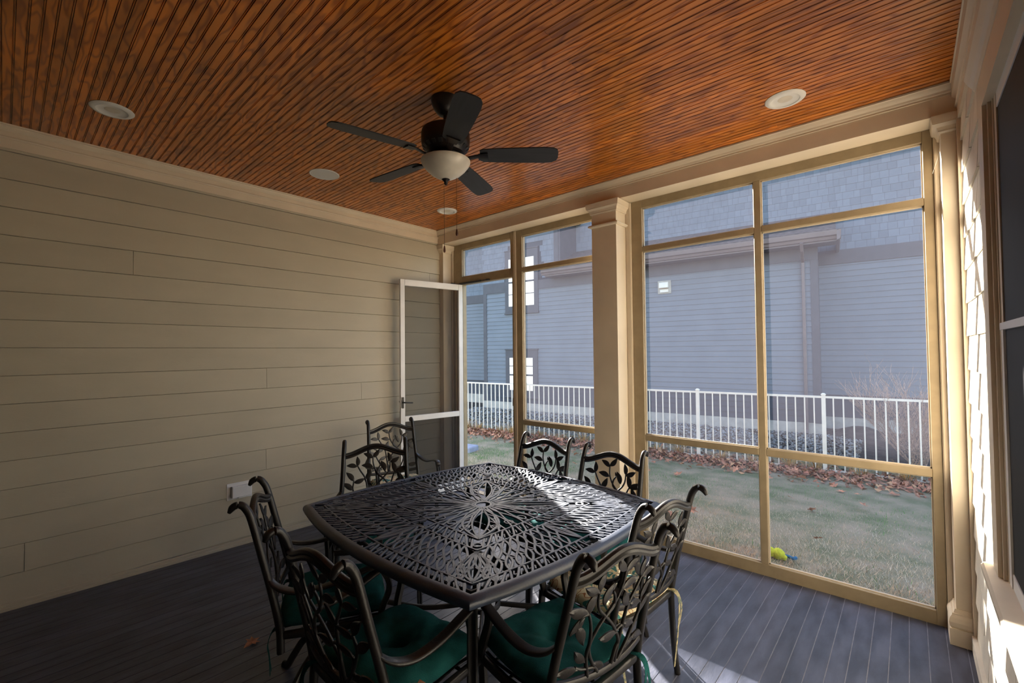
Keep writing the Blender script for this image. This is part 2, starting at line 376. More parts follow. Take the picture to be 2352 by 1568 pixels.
column('column_corner', 'square almond corner column beside the open screen door', -.02, .075, -.015, .26, neck=False)
column('column_end', 'square almond half column in the corner by the shingled wall', 4.435, 4.56, -.035, .26, neck=False)
# jambs between columns and screen frames
for x0, x1 in ((.075, .10), (2.415, 2.462), (4.408, 4.435), (2.12, 2.176)):
    tr = struct('trim_4', 'almond jamb board beside a screen frame', 'trim')
    MB().box(x0, x1, .115, .22, fz(.2)-.01, 2.885).build('jamb_board', M['trim'], tr)
    MB().box(x0+.004, x1-.004 if x1-x0 > .03 else x1, .108, .116, fz(.2)-.01, 2.885).build('jamb_stop', M['mulltrim'], tr)
# ---- screened openings
y0, y1, ys = .130, .190, .160                 # frame depth and the plane of the screen
ZB = fz(.15)-.004
def bay(name, label, members, panes):
    t = struct(name, label, 'window')
    for (xa, xb, za, zb) in members:
        b = MB(); b.box(xa, xb, y0, y1, za, zb); o = b.build('frame_rail' if (xb-xa) > (zb-za) else 'frame_stile', M['frame'], t)
        bv = o.modifiers.new('bevel', 'BEVEL'); bv.width = .003; bv.segments = 1
    for (xa, xb, za, zb) in panes:
        s = MB(); s.add([(xa, ys, za), (xb, ys, za), (xb, ys, zb), (xa, ys, zb)], [(0,1,2,3)]); s.build('screen_panel', M['screen'], t)
        # thin spline bead round the mesh
        b = MB()
        for q in ((xa, xa+.007, za, zb), (xb-.007, xb, za, zb), (xa, xb, zb-.007, zb), (xa, xb, za, za+.007)): b.box(q[0], q[1], ys-.008, ys+.004, q[2], q[3])
        b.build('screen_spline', M['mulltrim'], t, kind='stuff')
    return t
R1, R2 = (2.44, 2.485), (.814, .863)
bay('window_1', 'wide screened opening with a bronze tan mullion and rails between the columns at right',
    [(2.462, 2.56, ZB, 2.8905), (4.36, 4.408, ZB, 2.8905), (2.56, 4.36, 2.822, 2.8905), (2.56, 4.36, ZB, .035), (3.434, 3.483, .035, 2.822)] +
    [(a, c, z0, z1) for a, c in ((2.56, 3.434), (3.483, 4.36)) for z0, z1 in (R1, R2)],
    [(a, c, z0, z1) for a, c in ((2.56, 3.434), (3.483, 4.36)) for z0, z1 in ((.035, .814), (.863, 2.44), (2.485, 2.822))])
bay('window_2', 'tall narrow screened opening between the door post and the column',
    [(1.115, 1.195, ZB, 2.8905), (2.085, 2.12, ZB, 2.8905), (1.195, 2.085, 2.822, 2.8905), (1.195, 2.085, ZB, .035), (1.195, 2.085, *R1), (1.195, 2.085, *R2)],
    [(1.195, 2.085, .035, .814), (1.195, 2.085, .863, 2.44), (1.195, 2.085, 2.485, 2.822)])
bay('window_3', 'screened transom above the open screen door',
    [(.10, .25, 2.397, 2.8905), (1.03, 1.09, 2.397, 2.8905), (.25, 1.03, 2.822, 2.8905), (.25, 1.03, 2.397, 2.497)], [(.25, 1.03, 2.497, 2.822)])
post = struct('trim_5', 'bronze tan door post with a pale centre strip', 'trim')
MB().box(1.067, 1.092, .118, .195, ZB, 2.8905).build('door_jamb', M['frame'], post)
MB().box(1.092, 1.115, .122, .195, ZB, 2.8905).build('centre_strip', M['mulltrim'], post)
MB().box(.10, .145, .118, .195, ZB, 2.40).build('hinge_jamb', M['frame'], post)
MB().box(.145, .262, .135, .19, ZB, 2.40).build('hinge_jamb_infill', M['frame'], post)
MB().box(.145, 1.067, .120, .135, 2.397, 2.425).build('door_head', M['frame'], post)
MB().box(1.055, 1.068, .12, .135, 1.00, 1.09).build('strike_plate', M['black'], post)
MB().box(.1, 1.09, .125, .2, ZB-.005, ZB+.012).build('threshold', M['frame'], post)
# ---- right wall: shingles and a window
wr = struct('wall_right', 'sunlit shingled house wall with cream paint at right', 'wall')
MB().box(XR, XR+.16, YB-.1, .30, -.3, ZC+.25).build('sheathing', M['shingle_paint'], wr)
WY0, WY1, WZ0, WZ1 = -1.09, -2.09, .775, 2.55      # outer casing of the window
rng = random.Random(11)
for c in range(17):
    z0 = -.14+ex*c; z1 = z0+ex
    if z1 > 2.9: z1 = 2.9
    yy = -.075
    while yy > YB:
        wd = rng.uniform(.13, .25); ya, yb = yy-wd, yy
        inwin = ya < WY0-.01 and yb > WY1+.01 and z1 > WZ0+.01 and z0 < WZ1-.01
        if inwin and z0 >= WZ0-.12 and z1 <= WZ1+.12:
            if yb > WY0: ya = WY0-.01
            elif ya < WY1: yb = WY1+.01
            else: yy -= wd; continue
        th = .010+rng.uniform(0, .002); dz = rng.uniform(-.002, .002)
        MB().extr([(XR, z0+dz), (XR-th, z0+dz), (XR-.001, z1+.012), (XR, z1+.012)], 'y', ya+.0016, yb-.0016).build('shingle', M['shingle_paint'], wr)
        yy -= wd
MB().box(XR-.022, XR, -.075, -.035, fz(0), 2.89).build('corner_trim', M['trim'], wr)
MB().box(XR-.03, XR, YB, -.06, fz(YB)-.07, .035).build('baseboard', M['shingle_paint'], wr)
win = struct('window_4', 'double hung window with almond casing and dark screen in the shingled wall', 'window')
xw = XR-.032
for nm, a, b_, c0, c1 in (('casing_side', WY0-.115, WY0, WZ0, WZ1-.1), ('casing_side', WY1, WY1+.115, WZ0, WZ1-.1), ('casing_head', WY1-.02, WY0+.02, WZ1-.1, WZ1+.02)):
    MB().box(xw, XR+.01, a, b_, c0, c1).build(nm, M['trim'], win)
MB().extr([(XR, 2.57), (XR-.034, 2.57), (XR-.040, 2.585), (XR-.05, 2.60), (XR-.062, 2.625), (XR-.066, 2.645), (XR, 2.645)], 'y', WY1-.05, WY0+.05).build('head_cornice', M['trim'], win)
for a, b_, th in ((WY0-.138, WY0-.115, .020), (WY0-.158, WY0-.138, .010), (WY1+.115, WY1+.138, .020), (WY1+.138, WY1+.158, .010)):
    MB().box(XR-th, XR+.03, a, b_, WZ0, WZ1-.1).build('sash_track', M['mulltrim'], win)
ga, gb = WY1+.158, WY0-.158
MB().box(XR-.003, XR, ga, gb, WZ0, WZ1-.1).build('window_pane', M['winglass'], win)
for nm, z0, z1, th in (('meeting_rail', 1.640, 1.664, .012), ('bottom_rail', WZ0, WZ0+.05, .006), ('top_rail', WZ1-.15, WZ1-.1, .006)):
    MB().box(XR-th, XR+.02, ga, gb, z0, z1).build(nm, M['white'], win)
MB().box(XR-.009, XR, gb-.045, gb, WZ0, 1.645).build('sash_stile', M['white'], win)
MB().box(XR-.007, XR, gb-.045, gb, 1.66, WZ1-.1).build('sash_stile', M['mulltrim'], win)
MB().extr([(XR+.01, WZ0-.045), (XR-.055, WZ0-.045), (XR-.062, WZ0-.035), (XR-.062, WZ0-.018), (XR-.055, WZ0-.008), (XR+.01, WZ0+.004)], 'y', WY1-.04, WY0+.04).build('window_sill', M['mulltrim'], win)
MB().box(XR-.03, XR, WY1-.01, WY0+.01, WZ0-.13, WZ0-.045).build('sill_apron', M['mulltrim'], win)

# ================================================================== THINGS ON CEILING AND WALLS
def disc_light(x, y, label):
    t = thing('recessed_light', label, 'ceiling light', (x, y, ZC), 0, 'recessed ceiling lights')
    MB().lathe([(.072, -.0005), (.074, -.011), (.080, -.013), (.098, -.008), (.104, -.003), (.104, .0)], 40).build('trim_ring', M['fixture'], t, 40)
    MB().lathe([(.0735, -.009), (.068, -.006), (.058, -.0035), (.045, -.0025), (.0, -.002)], 40).build('baffle', M['fixture'], t, 40)
    MB().lathe([(.0, -.0045), (.03, -.0042), (.038, -.003)], 24).build('lens', M['opal'], t, 40)
    return t
disc_light(.735, -3.11, 'white recessed ceiling light nearest the camera on the left')
disc_light(3.761, -.503, 'white recessed ceiling light near the wide screened opening')
disc_light(.718, -.495, 'white recessed ceiling light above the open screen door')
t = thing('ceiling_speaker', 'flat round white speaker grille between two recessed lights', 'speaker', (.717, -1.80, ZC))
MB().lathe([(0, -.004), (.104, -.004)], 40).build('grille', M['speaker'], t, 40)
MB().lathe([(.104, -.004), (.110, -.006), (.115, -.003), (.115, 0)], 40).build('rim', M['fixture'], t, 40)

# ---- ceiling fan
FX, FY = 2.284, -1.84
fan = thing('ceiling_fan', 'dark bronze five blade ceiling fan with a frosted bowl light', 'ceiling fan', (FX, FY, 0))
MB().lathe([(.0, ZC), (.082, ZC), (.082, ZC-.012), (.078, ZC-.03), (.066, ZC-.06), (.046, ZC-.085), (.03, ZC-.095), (.0, ZC-.097)], 36).build('canopy', M['fan'], fan, 50)
MB().tube([(0, 0, ZC-.09), (0, 0, 2.87)], .0125, 16).build('downrod', M['fan'], fan, 40)
MB().lathe([(.0, 2.902), (.03, 2.902), (.034, 2.885), (.06, 2.882), (.115, 2.876), (.135, 2.862), (.140, 2.84), (.140, 2.80), (.136, 2.775), (.118, 2.755), (.108, 2.735), (.09, 2.728), (.0, 2.728)], 44).build('motor_housing', M['fan'], fan, 35)
b = MB()
for k in range(20):
    a = 2*math.pi*k/20; c, s_ = math.cos(a), math.sin(a)
    b.sweep([(.113*c, .113*s_, 2.752), (.131*c, .131*s_, 2.768)], rrect(.022, .006), (c, s_, 0))
b.build('vent_ribs', M['black'], fan, kind='stuff')
MB().lathe([(.0, 2.73), (.085, 2.73), (.09, 2.72), (.082, 2.706), (.095, 2.70), (.10, 2.69), (.085, 2.682), (.0, 2.682)], 40).build('switch_housing', M['fan'], fan, 40)
MB().lathe([(.0, 2.582), (.02, 2.583), (.05, 2.594), (.085, 2.614), (.115, 2.642), (.135, 2.668), (.142, 2.684), (.142, 2.690), (.132, 2.690), (.0, 2.690)], 48).build('glass_bowl', M['opal'], fan, 50)
MB().lathe([(.0, 2.590), (.022, 2.588), (.024, 2.582), (.012, 2.573), (.009, 2.565), (.012, 2.561), (.006, 2.552), (.0, 2.550)], 20).build('finial', M['fan'], fan, 50)
bl = MB()                                      # blade outline, rounded tip
pts = [(.20, .045), (.22, .056), (.30, .062), (.45, .067), (.57, .069), (.62, .064), (.645, .048), (.652, .022)]
poly = pts+[(x, -y) for x, y in reversed(pts)]; n = len(poly)
bl.add([(x, y, .003) for x, y in poly]+[(x, y, -.003) for x, y in poly], [tuple(range(n)), tuple(range(2*n-1, n-1, -1))]+[(i, (i+1) % n, n+(i+1) % n, n+i) for i in range(n)])
bmesh_blade = bl.mesh('fan_blade', M['blade'])
ir = MB()
ir.sweep(bez([(.085, 0, 0), (.12, 0, -.012), (.155, 0, -.006), (.185, 0, .001), (.215, 0, .0)]), rrect(.030, .008))
ir.sweep([(.19, 0, -.004), (.245, 0, -.004)], rrect(.075, .006), scales=[.75, 1.0])
irm = ir.mesh('blade_iron', M['fan'], 40)
for k in range(5):
    a = math.radians(41.5+72*k)
    o = obj('fan_blade', bmesh_blade, fan, loc=(0, 0, 2.722)); o.rotation_euler = (math.radians(-12), 0, a)
    o2 = obj('blade_iron', irm, fan, loc=(0, 0, 2.716)); o2.rotation_euler = (math.radians(-12), 0, a)
for dx, dy, zt, zb in ((.030, .055, 2.69, 2.30), (-.016, .0, 2.556, 2.20)):
    MB().tube([(dx, dy, zt), (dx, dy, zb)], .0012, 6).build('pull_chain', M['chain'], fan)
    MB().lathe([(0, .0), (.003, .0), (.005, -.008), (.0075, -.026), (.006, -.036), (0, -.04)], 12, (dx, dy, zb)).build('chain_knob', M['knob'], fan, 60)

# ---- outlet cover on the siding
ot = thing('outlet_cover', 'white weatherproof outlet box low on the siding wall', 'outlet', (0, -2.19, .44))
MB().box(-.002, .010, -.095, .095, -.068, .068).build('mounting_flange', M['white'], ot)
o = MB().box(.010, .048, -.066, .082, -.050, .044).build('hinged_cover', M['white'], ot); bv = o.modifiers.new('bevel', 'BEVEL'); bv.width = .006; bv.segments = 2
MB().box(.012, .046, -.02, .01, -.058, -.050).build('latch', M['fixture'], ot)

# ---- screen door, standing open against the corner
hx, hy, ex_, ey_ = .272, .110, .128, -.672
L = math.hypot(ex_-hx, ey_-hy); ang = math.atan2(ey_-hy, ex_-hx)
door = thing('screen_door', 'white framed screen door standing open against the siding wall', 'door', (hx, hy, 0), ang)
dz0, dz1 = fz(0)+.012, 2.392; th = .016
def dbox(nm, x0, x1, z0, z1):
    o = MB().box(x0, x1, -th, th, z0, z1).build(nm, M['white'], door); bv = o.modifiers.new('bevel', 'BEVEL'); bv.width = .003; bv.segments = 1
dbox('hinge_stile', 0, .058, dz0, dz1); dbox('lock_stile', L-.052, L, dz0, dz1)
dbox('top_rail', .058, L-.052, dz1-.07, dz1); dbox('middle_rail', .058, L-.052, .835, .895); dbox('bottom_rail', .058, L-.052, dz0, dz0+.11)
for z0, z1, sm in ((.895, dz1-.07, 'doorscreen'), (dz0+.11, .835, 'doorscreen2')):
    MB().add([(.058, 0, z0), (L-.052, 0, z0), (L-.052, 0, z1), (.058, 0, z1)], [(0,1,2,3)]).build('screen_panel', M[sm], door)
h = MB(); h.box(L-.034, L-.012, th, th+.010, .985, 1.105)
hp = h.build('handle_plate', M['black'], door)
hd = MB(); hd.tube(bez([(L-.022, th+.008, 1.05), (L-.022, th+.045, 1.05), (L-.045, th+.055, 1.048), (L-.115, th+.055, 1.042)]), .0075, 8); hd.build('lever', M['black'], hp, 50)
hd = MB(); hd.tube(bez([(L-.022, -th, 1.05), (L-.022, -th-.045, 1.05), (L-.04, -th-.05, 1.048), (L-.09, -th-.05, 1.042)]), .0075, 8); hd.build('lever', M['black'], hp, 50)
for z in (.25, 1.2, 2.15): MB().tube([(.0, -th-.004, z-.04), (.0, -th-.004, z+.04)], .007, 8).build('hinge', M['fixture'], door)
# closer along the door head
cl = thing('door_closer', 'black pneumatic door closer below the screened transom', 'door closer', (0, 0, 0))
MB().tube([(.25, .095, 2.405), (.60, .098, 2.407)], .013, 12).build('cylinder', M['black'], cl, 50)
MB().tube([(.60, .098, 2.407), (.70, .100, 2.409)], .006, 8).build('end_rod', M['black'], cl, 50)
MB().box(.69, .73, .094, .121, 2.400, 2.416).build('jamb_bracket', M['black'], cl)
MB().tube([(.25, .095, 2.405), (.215, .02, 2.402)], .005, 8).build('piston_rod', M['black'], cl, 50)
MB().box(.205, .238, -.01, .035, 2.393, 2.41).build('door_bracket', M['black'], cl)
MB().tube([(4.400, .06, 2.60), (4.42, -.0, 2.66), (4.435, -.04, 2.75)], .0008, 5).build('cobweb_strand', M['cobweb'])
tag(bpy.data.objects['cobweb_strand'], 'thin cobweb thread hanging in the upper right screen corner', 'cobweb')

# ================================================================== TABLE
TILT = Matrix.Rotation(-math.atan(FS), 4, 'X')
def place(o, x, y, rz): o.matrix_world = Matrix.Translation((x, y, fz(y))) @ TILT @ Matrix.Rotation(rz, 4, 'Z')
TX, TY, TR = 2.435, -1.718, math.radians(-2.5)
table = thing('patio_table', 'large square dark cast metal patio table with a lattice top', 'table')
place(table, TX, TY, TR)
TA, TB, TH = .712, .080, .742
def tm(u, v, z=TH): return (TA*u+TB*u*(1-v*v), TA*v+TB*v*(1-u*u), z)
def loop_pts(s, n=16, z=TH):
    o = []
    for k in range(4):
        for i in range(n):
            t = -1+2*i/n; q = {0: (s, s*t), 1: (-s*t, s), 2: (-s, -s*t), 3: (s*t, -s)}[k]; o.append(tm(*q, z))
    return o
rim = MB(); rim.sweep(loop_pts(1.0, 20, TH), [(-.034, .0), (-.030, .004), (-.012, .004), (-.006, .001), (.004, -.004), (.010, -.014), (.010, -.026), (.004, -.036), (-.006, -.040), (-.034, -.040)], closed=True)
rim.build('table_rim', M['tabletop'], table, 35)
lat = MB(); BAR = [(-.0043, -.0012), (-.0030, 0), (.0030, 0), (.0043, -.0012), (.0038, -.008), (-.0038, -.008)]
def bar(uv, w=1.0, z=TH): lat.sweep([tm(u, v, z) for u, v in uv], [(a*w, b_) for a, b_ in BAR])
def side_maps():
    for k in range(4):
        c, s_ = (1, 0, -1, 0)[k], (0, 1, 0, -1)[k]
        yield lambda t, d, c=c, s_=s_: (c*d-s_*t, s_*d+c*t)          # t along the side, d outwards
for s in (.965, .865, .56, .445):
    for f in side_maps(): bar([f(-s+2*s*i/16, s) for i in range(17)], 1.0, TH+.001)
def serp(f, d0, d1, n, s_end0, s_end1):
    """slanted meander filling a band, mirrored about the middle of the side"""
    mid = (d0+d1)/2; h = (d1-d0)/2
    for sg in (-1, 1):
        K = n*9; P = []
        for k in range(K+1):
            t = k/9.0; r = max(-.93, min(.93, 1.7*math.sin(math.pi*t+.4))); a = (t+.34*r+.45)/(n+.9)
            P.append(f(sg*a*(s_end0+(s_end1-s_end0)*(r+1)/2), mid+h*r))
        bar(P, 1.35)
        for k in range(n):                       # short links inside every turn
            a = (k+.95)/(n+.9); r = .55 if k % 2 else -.55
            bar([f(sg*(a+.34*rr/(n+.9))*(s_end0+(s_end1-s_end0)*(rr+1)/2), mid+h*rr) for rr in (r, r*.3, -r*.2)], .8)
for f in side_maps():
    serp(f, .865, .965, 17, .85, .95)
    serp(f, .445, .56, 9, .43, .54)
    for wv in (.030, .012):
        for sg in (-1, 1): bar([f(sg*wv*math.sin(math.pi*q), .56+.305*q) for q in [i/10 for i in range(11)]], 1.3)
    # flowing slanted loops of the middle field
    nn = 9
    for sg in (-1, 1):
        for i in range(nn):
            a0 = (i+.2)/nn*.93; a1 = min(.985, a0+.13-.06*(i/nn))
            for ph in (1, -1):
                pts2 = []
                for k in range(13):
                    q = k/12; d = .56+(.865-.56)*q; base = a0+(a1-a0)*q+ph*(.040*math.sin(q*math.pi*2)+.012*math.sin(q*math.pi))
                    pts2.append(f(sg*base*d*.985, d))
                bar(pts2, 1.45)
            bar([f(sg*(a0+(a1-a0)*.62+.055+.016*math.cos(t))*.75, .75+.026*math.sin(t)) for t in [2*math.pi*k/8 for k in range(9)]], .9)
Q12 = [i/12 for i in range(13)]
for k in range(4):
    c, s_ = math.cos(math.pi/2*k), math.sin(math.pi/2*k)
    g = lambda u, v, c=c, s_=s_: (c*u-s_*v, s_*u+c*v)
    # corner fan of petals: one on the diagonal, two leaning to either side
    for lean in (-.075, 0, .075):
        for wdt in ((.030, .0) if lean else (.046, .020)):
            for sg in ((-1, 1) if wdt else (1,)):
                bar([g(.575+.275*q+lean*q+sg*wdt*math.sin(math.pi*q), .575+.275*q-lean*q-sg*wdt*math.sin(math.pi*q)) for q in Q12], 1.3)
    # almond petals on the diagonals of the centre square, with veins
    for wdt, wb in ((.082, 1.7), (.038, 1.3)):
        for sg in (-1, 1):
            bar([g(.06+.375*q+sg*wdt*math.sin(math.pi*q), .06+.375*q-sg*wdt*math.sin(math.pi*q)) for q in Q12], wb)
    for q in (.22, .34, .46, .58, .70):
        for sg in (-1, 1):
            w0 = .036*math.sin(math.pi*q); w1 = .080*math.sin(math.pi*(q+.10))
            bar([g(.06+.375*q+sg*w0, .06+.375*q-sg*w0), g(.06+.375*(q+.10)+sg*w1, .06+.375*(q+.10)-sg*w1)], 1.0)
    bar([g(.06+.375*q, .06+.375*q) for q in Q12], .9)
    bar([g(.505+.026*math.cos(t), .505+.026*math.sin(t)) for t in [2*math.pi*i/10 for i in range(11)]], 1.3)
    # rays towards the side and small scrolls
    for i in range(11):
        a = -.86+1.72*i/10; wv = .016*(1 if i % 2 else -1)
        bar([g(.065*math.cos(a*.75)+(.445-.065*math.cos(a*.75))*q, .065*math.sin(a*.75)+(.445*a*.72-.065*math.sin(a*.75))*q+wv*math.sin(q*math.pi*2)) for q in [j/9 for j in range(10)]], 1.25)
    for a in (-.24, -.12, .0, .12, .24):
        bar([g(.375+.032*math.cos(t), a+.028*math.sin(t)) for t in [2*math.pi*i/9 for i in range(10)]], 1.0)
for r in (.046, .062): bar([(r/.8*math.cos(t), r/.8*math.sin(t)) for t in [2*math.pi*i/20 for i in range(21)]], 1.5)
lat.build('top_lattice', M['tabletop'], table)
LEG2 = [(-.020, -.008), (-.020, .008), (-.014, .013), (-.008, .010), (-.003, .004), (.003, .004), (.008, .010), (.014, .013), (.020, .008), (.020, -.008), (.014, -.013), (.008, -.010), (.003, -.004), (-.003, -.004), (-.008, -.010), (-.014, -.013)]
for sx in (-1, 1):
    for sy in (-1, 1):
        b = MB(); d = Vector((sx, sy, 0))/math.sqrt(2); e = Vector((-sy, sx, 0))/math.sqrt(2)
        base = Vector((sx*.615, sy*.615, 0))
        P = [base+d*a+Vector((0, 0, z)) for a, z in ((.055, .0), (.05, .03), (.02, .12), (0, .28), (.0, .45), (.012, .60), (.03, .70))]
        b.sweep(bez(P, 4), LEG2, up=tuple(d)); b.build('leg', M['bronze'], table, 40)
        b = MB()
        Q = [base+d*a+Vector((0, 0, z)) for a, z in ((-.0, .50), (-.05, .60), (-.12, .655), (-.22, .69), (-.34, .70))]
        b.sweep(bez(Q, 4), rrect(.018, .018), up=tuple(e)); b.build('leg_brace', M['bronze'], table, 40)
        b = MB()
        Q = [base+d*a+Vector((0, 0, z)) for a, z in ((-.0, .22), (-.10, .25), (-.30, .21), (-.55, .17), (-.80, .19))]
        b.sweep(bez(Q, 5), rrect(.020, .026), up=(0, 0, 1)); b.build('stretcher', M['bronze'], table, 40)
b = MB(); b.sweep([(.09*math.cos(2*math.pi*i/24), .09*math.sin(2*math.pi*i/24), .19) for i in range(24)], rrect(.02, .026), closed=True); b.build('stretcher_ring', M['bronze'], table, 40)
ap = MB(); ap.sweep(loop_pts(.90, 14, TH-.026), rrect(.014, .032), closed=True); ap.build('apron', M['bronze'], table, 40)
for q in (-.42, .42):
    b = MB(); b.box(-.66, .66, q-.012, q+.012, TH-.034, TH-.010); b.build('top_support', M['bronze'], table)

# ================================================================== CHAIRS
def both(fn):                                   # mirrored pair of meshes
    return [fn(1), fn(-1)]
def mir(pts, s): return [(s*x, y, z) for x, y, z in pts]
REED = [(-.015, -.009), (-.015, .009), (-.008, .013), (-.001, .008), (.001, .008), (.008, .013), (.015, .009), (.015, -.009), (.008, -.012), (-.008, -.012)]
CM = {}
def post(s, low):
    b = MB(); P = bez(mir([(.236, -.205, low), (.234, -.212, .45), (.226, -.245, .60), (.219, -.285, .75), (.2145, -.325, .90), (.213, -.345, .945), (.213, -.366, .966), (.213, -.392, .962), (.213, -.408, .938)], s), 4)
    n = len(P); r = [.0165-.002*(i/n) for i in range(n)]; r[-1] = .007; r[-2] = .010; r[-3] = .0125
    b.tube(P, r, 10, up=(0, 1, 0)); return b.mesh('back_post', M['bronze'], 50)
CM['post'] = [both(lambda s: post(s, .40)), both(lambda s: post(s, .345))]
def rleg(s):
    b = MB(); b.tube(bez(mir([(.236, -.205, .43), (.243, -.205, .30), (.258, -.205, .15), (.280, -.21, .0)], s), 4), [.0165]*9+[.0155]*3+[.015], 10, up=(0, 1, 0)); return b.mesh('rear_leg', M['bronze'], 50)
CM['rleg'] = both(rleg)
def fleg(s):
    b = MB(); b.sweep(bez(mir([(.252, .205, .425), (.256, .210, .30), (.258, .215, .12), (.262, .222, .0)], s), 4), REED, up=(0, 1, 0)); return b.mesh('front_leg', M['bronze'], 40)
CM['fleg'] = both(fleg)
def arm(s):
    b = MB(); P = bez(mir([(.222, -.258, .655), (.246, -.215, .618), (.264, -.14, .598), (.268, -.03, .605), (.267, .08, .632), (.265, .16, .650), (.265, .205, .648), (.265, .226, .630), (.265, .228, .612)], s), 5)
    n = len(P); b.sweep(P, rrect(.042, .015, .006), scales=[.55+.45*min(1, i/6) if i < 6 else (1.0 if i < n-6 else 1.0-.10*(i-n+6)) for i in range(n)]); return b.mesh('arm', M['bronze'], 50)
CM['arm'] = both(arm)
def asup(s):
    b = MB(); P = bez(mir([(.265, .195, .638), (.266, .222, .590), (.264, .228, .54), (.258, .205, .475), (.252, .195, .43), (.252, .205, .40)], s), 5)
    b.sweep(P, REED, up=(0, 1, 0)); return b.mesh('arm_support', M['bronze'], 40)
CM['asup'] = both(asup)
def crest():
    b = MB(); P = []
    for i in range(25):
        u = -1+i/12; P.append((.213*u, -.318-.030*(1-u*u), .872+.056*(.5+.5*math.cos(math.pi*u))))
    b.sweep(P, [(-.011, -.018), (-.013, -.008), (-.008, -.001), (-.013, .006), (-.011, .016), (-.004, .020), (.004, .020), (.011, .016), (.013, .006), (.008, -.001), (.013, -.008), (.011, -.018)])
    return b.mesh('crest_rail', M['bronze'], 45)
CM['crest'] = crest()
def lowrail():
    b = MB(); b.sweep([(.232*(-1+i/8), -.222-.030*(1-(-1+i/8)**2), .505-.018*(1-(-1+i/8)**2)) for i in range(17)], rrect(.018, .026)); return b.mesh('lower_back_rail', M['bronze'], 45)
CM['low'] = lowrail()
def bp_(u, v):                                   # back panel surface, u 0..1 across, v 0..1 up
    q = 2*u-1; top = .868+.056*(.5+.5*math.cos(math.pi*q)); z = .497+(top-.497)*v
    return Vector((q*(.224-.010*v), -.226-.096*v-.030*(1-q*q), z))
STEMS = [[(.56, 0), (.58, .12), (.60, .20), (.50, .36), (.38, .50), (.30, .60), (.265, .70), (.26, .80)],
         [(.40, 0), (.30, .16), (.26, .30), (.31, .42), (.38, .50), (.48, .60), (.53, .72), (.54, .85)],
         [(.38, .50), (.46, .56), (.455, .64), (.42, .70)],
         [(.60, 0), (.61, .20), (.63, .40), (.66, .53), (.73, .66), (.78, .77)],
         [(.64, 0), (.72, .12), (.80, .28), (.845, .40), (.835, .50), (.83, .54)],
         [(.30, .0), (.25, .20), (.26, .34), (.24, .48), (.21, .58), (.18, .65)],
         [(.18, .64), (.13, .64), (.10, .56)], [(.72, .12), (.79, .10), (.83, .15)], [(.36, .06), (.22, .10), (.16, .14)],
         [(.64, .46), (.66, .52), (.64, .54)], [(.63, .30), (.60, .33), (.54, .30)], [(.745, .17), (.775, .25), (.77, .30)]]
LEAVES = [(.26, .78, 135, 1.0), (.26, .79, 58, .95), (.54, .83, 135, 1.0), (.54, .82, 34, 1.0), (.78, .76, 106, .95), (.785, .76, 26, 1.0),
          (.42, .70, 62, .4), (.335, .62, 52, 1.1), (.535, .68, 14, 1.1), (.65, .50, 128, 1.1), (.83, .50, 174, 1.05), (.83, .53, 62, 1.1), (.845, .38, 46, 1.15),
          (.18, .65, 146, 1.25), (.18, .63, 58, 1.1), (.15, .63, 214, 1.0), (.10, .56, 286, 1.15), (.55, .29, 178, 1.2), (.775, .30, 166, 1.0),
          (.80, .13, -14, 1.2), (.18, .12, 170, 1.2), (.24, .16, 128, 1.0), (.46, .03, 150, .9), (.72, .07, 20, .9)]
def stems():
    b = MB()
    for s in STEMS:
        P = [bp_(u, v) for u, v in s]; P = bez(P, 5); n = len(P)
        b.tube(P, [.0072-.0022*i/n for i in range(n)], 7, up=(0, 1, 0.1))
    return b.mesh('vine_panel', M['bronze'], 60)
CM['vine'] = stems()
def leafm():
    b = MB(); L_, W = .074, .0158; vs = [(0, 0, .0)]; n = 7; rows = []
    for i in range(n+1):
        t = i/n; w_ = W*math.sin(math.pi*min(1, t**.85))**.8 if 0 < i < n else .001
        bend = .010*math.sin(t*math.pi)
        rows.append([(t*L_, w_+bend*.4, .002), (t*L_, bend*.4, .0055), (t*L_, -w_+bend*.4, .002), (t*L_, -w_+bend*.4, -.002), (t*L_, bend*.4, -.0045), (t*L_, w_+bend*.4, -.002)])
    V = [p for r in rows for p in r]; F = []
    for i in range(n):
        for q in range(6): F.append((i*6+q, i*6+(q+1) % 6, (i+1)*6+(q+1) % 6, (i+1)*6+q))
    F += [tuple(range(6))[::-1], tuple(n*6+q for q in range(6))]
    b.add(V, F); return b.mesh('vine_leaf', M['bronze'], 35)
CM['leaf'] = leafm()
LEAFMAT = []
for u, v, a, sc in LEAVES:
    p = bp_(u, v); du = (bp_(u+.01, v)-bp_(u-.01, v)).normalized(); dv = (bp_(u, v+.01)-bp_(u, v-.01)); dv = (dv-du*dv.dot(du)).normalized(); nn_ = du.cross(dv)
    ca, sa = math.cos(math.radians(a)), math.sin(math.radians(a)); ax = du*ca+dv*sa; ay = nn_.cross(ax)
    mm = Matrix((ax, ay, nn_)).transposed().to_4x4() @ Matrix.Scale(sc, 4); mm.translation = p; LEAFMAT.append(mm)
def seatframe():
    b = MB(); P = [(-.252, .205, .415), (0, .225, .412), (.252, .205, .415), (.250, .0, .412), (.236, -.205, .415), (0, -.225, .412), (-.236, -.205, .415), (-.250, 0, .412)]
    Q = []
    for i in range(8):
        a, c = Vector(P[i]), Vector(P[(i+1) % 8]); Q += [a, a*.67+c*.33, a*.33+c*.67]
    b.sweep(Q, rrect(.026, .032), closed=True); return b.mesh('seat_frame', M['bronze'], 45)
CM['seat'] = seatframe()
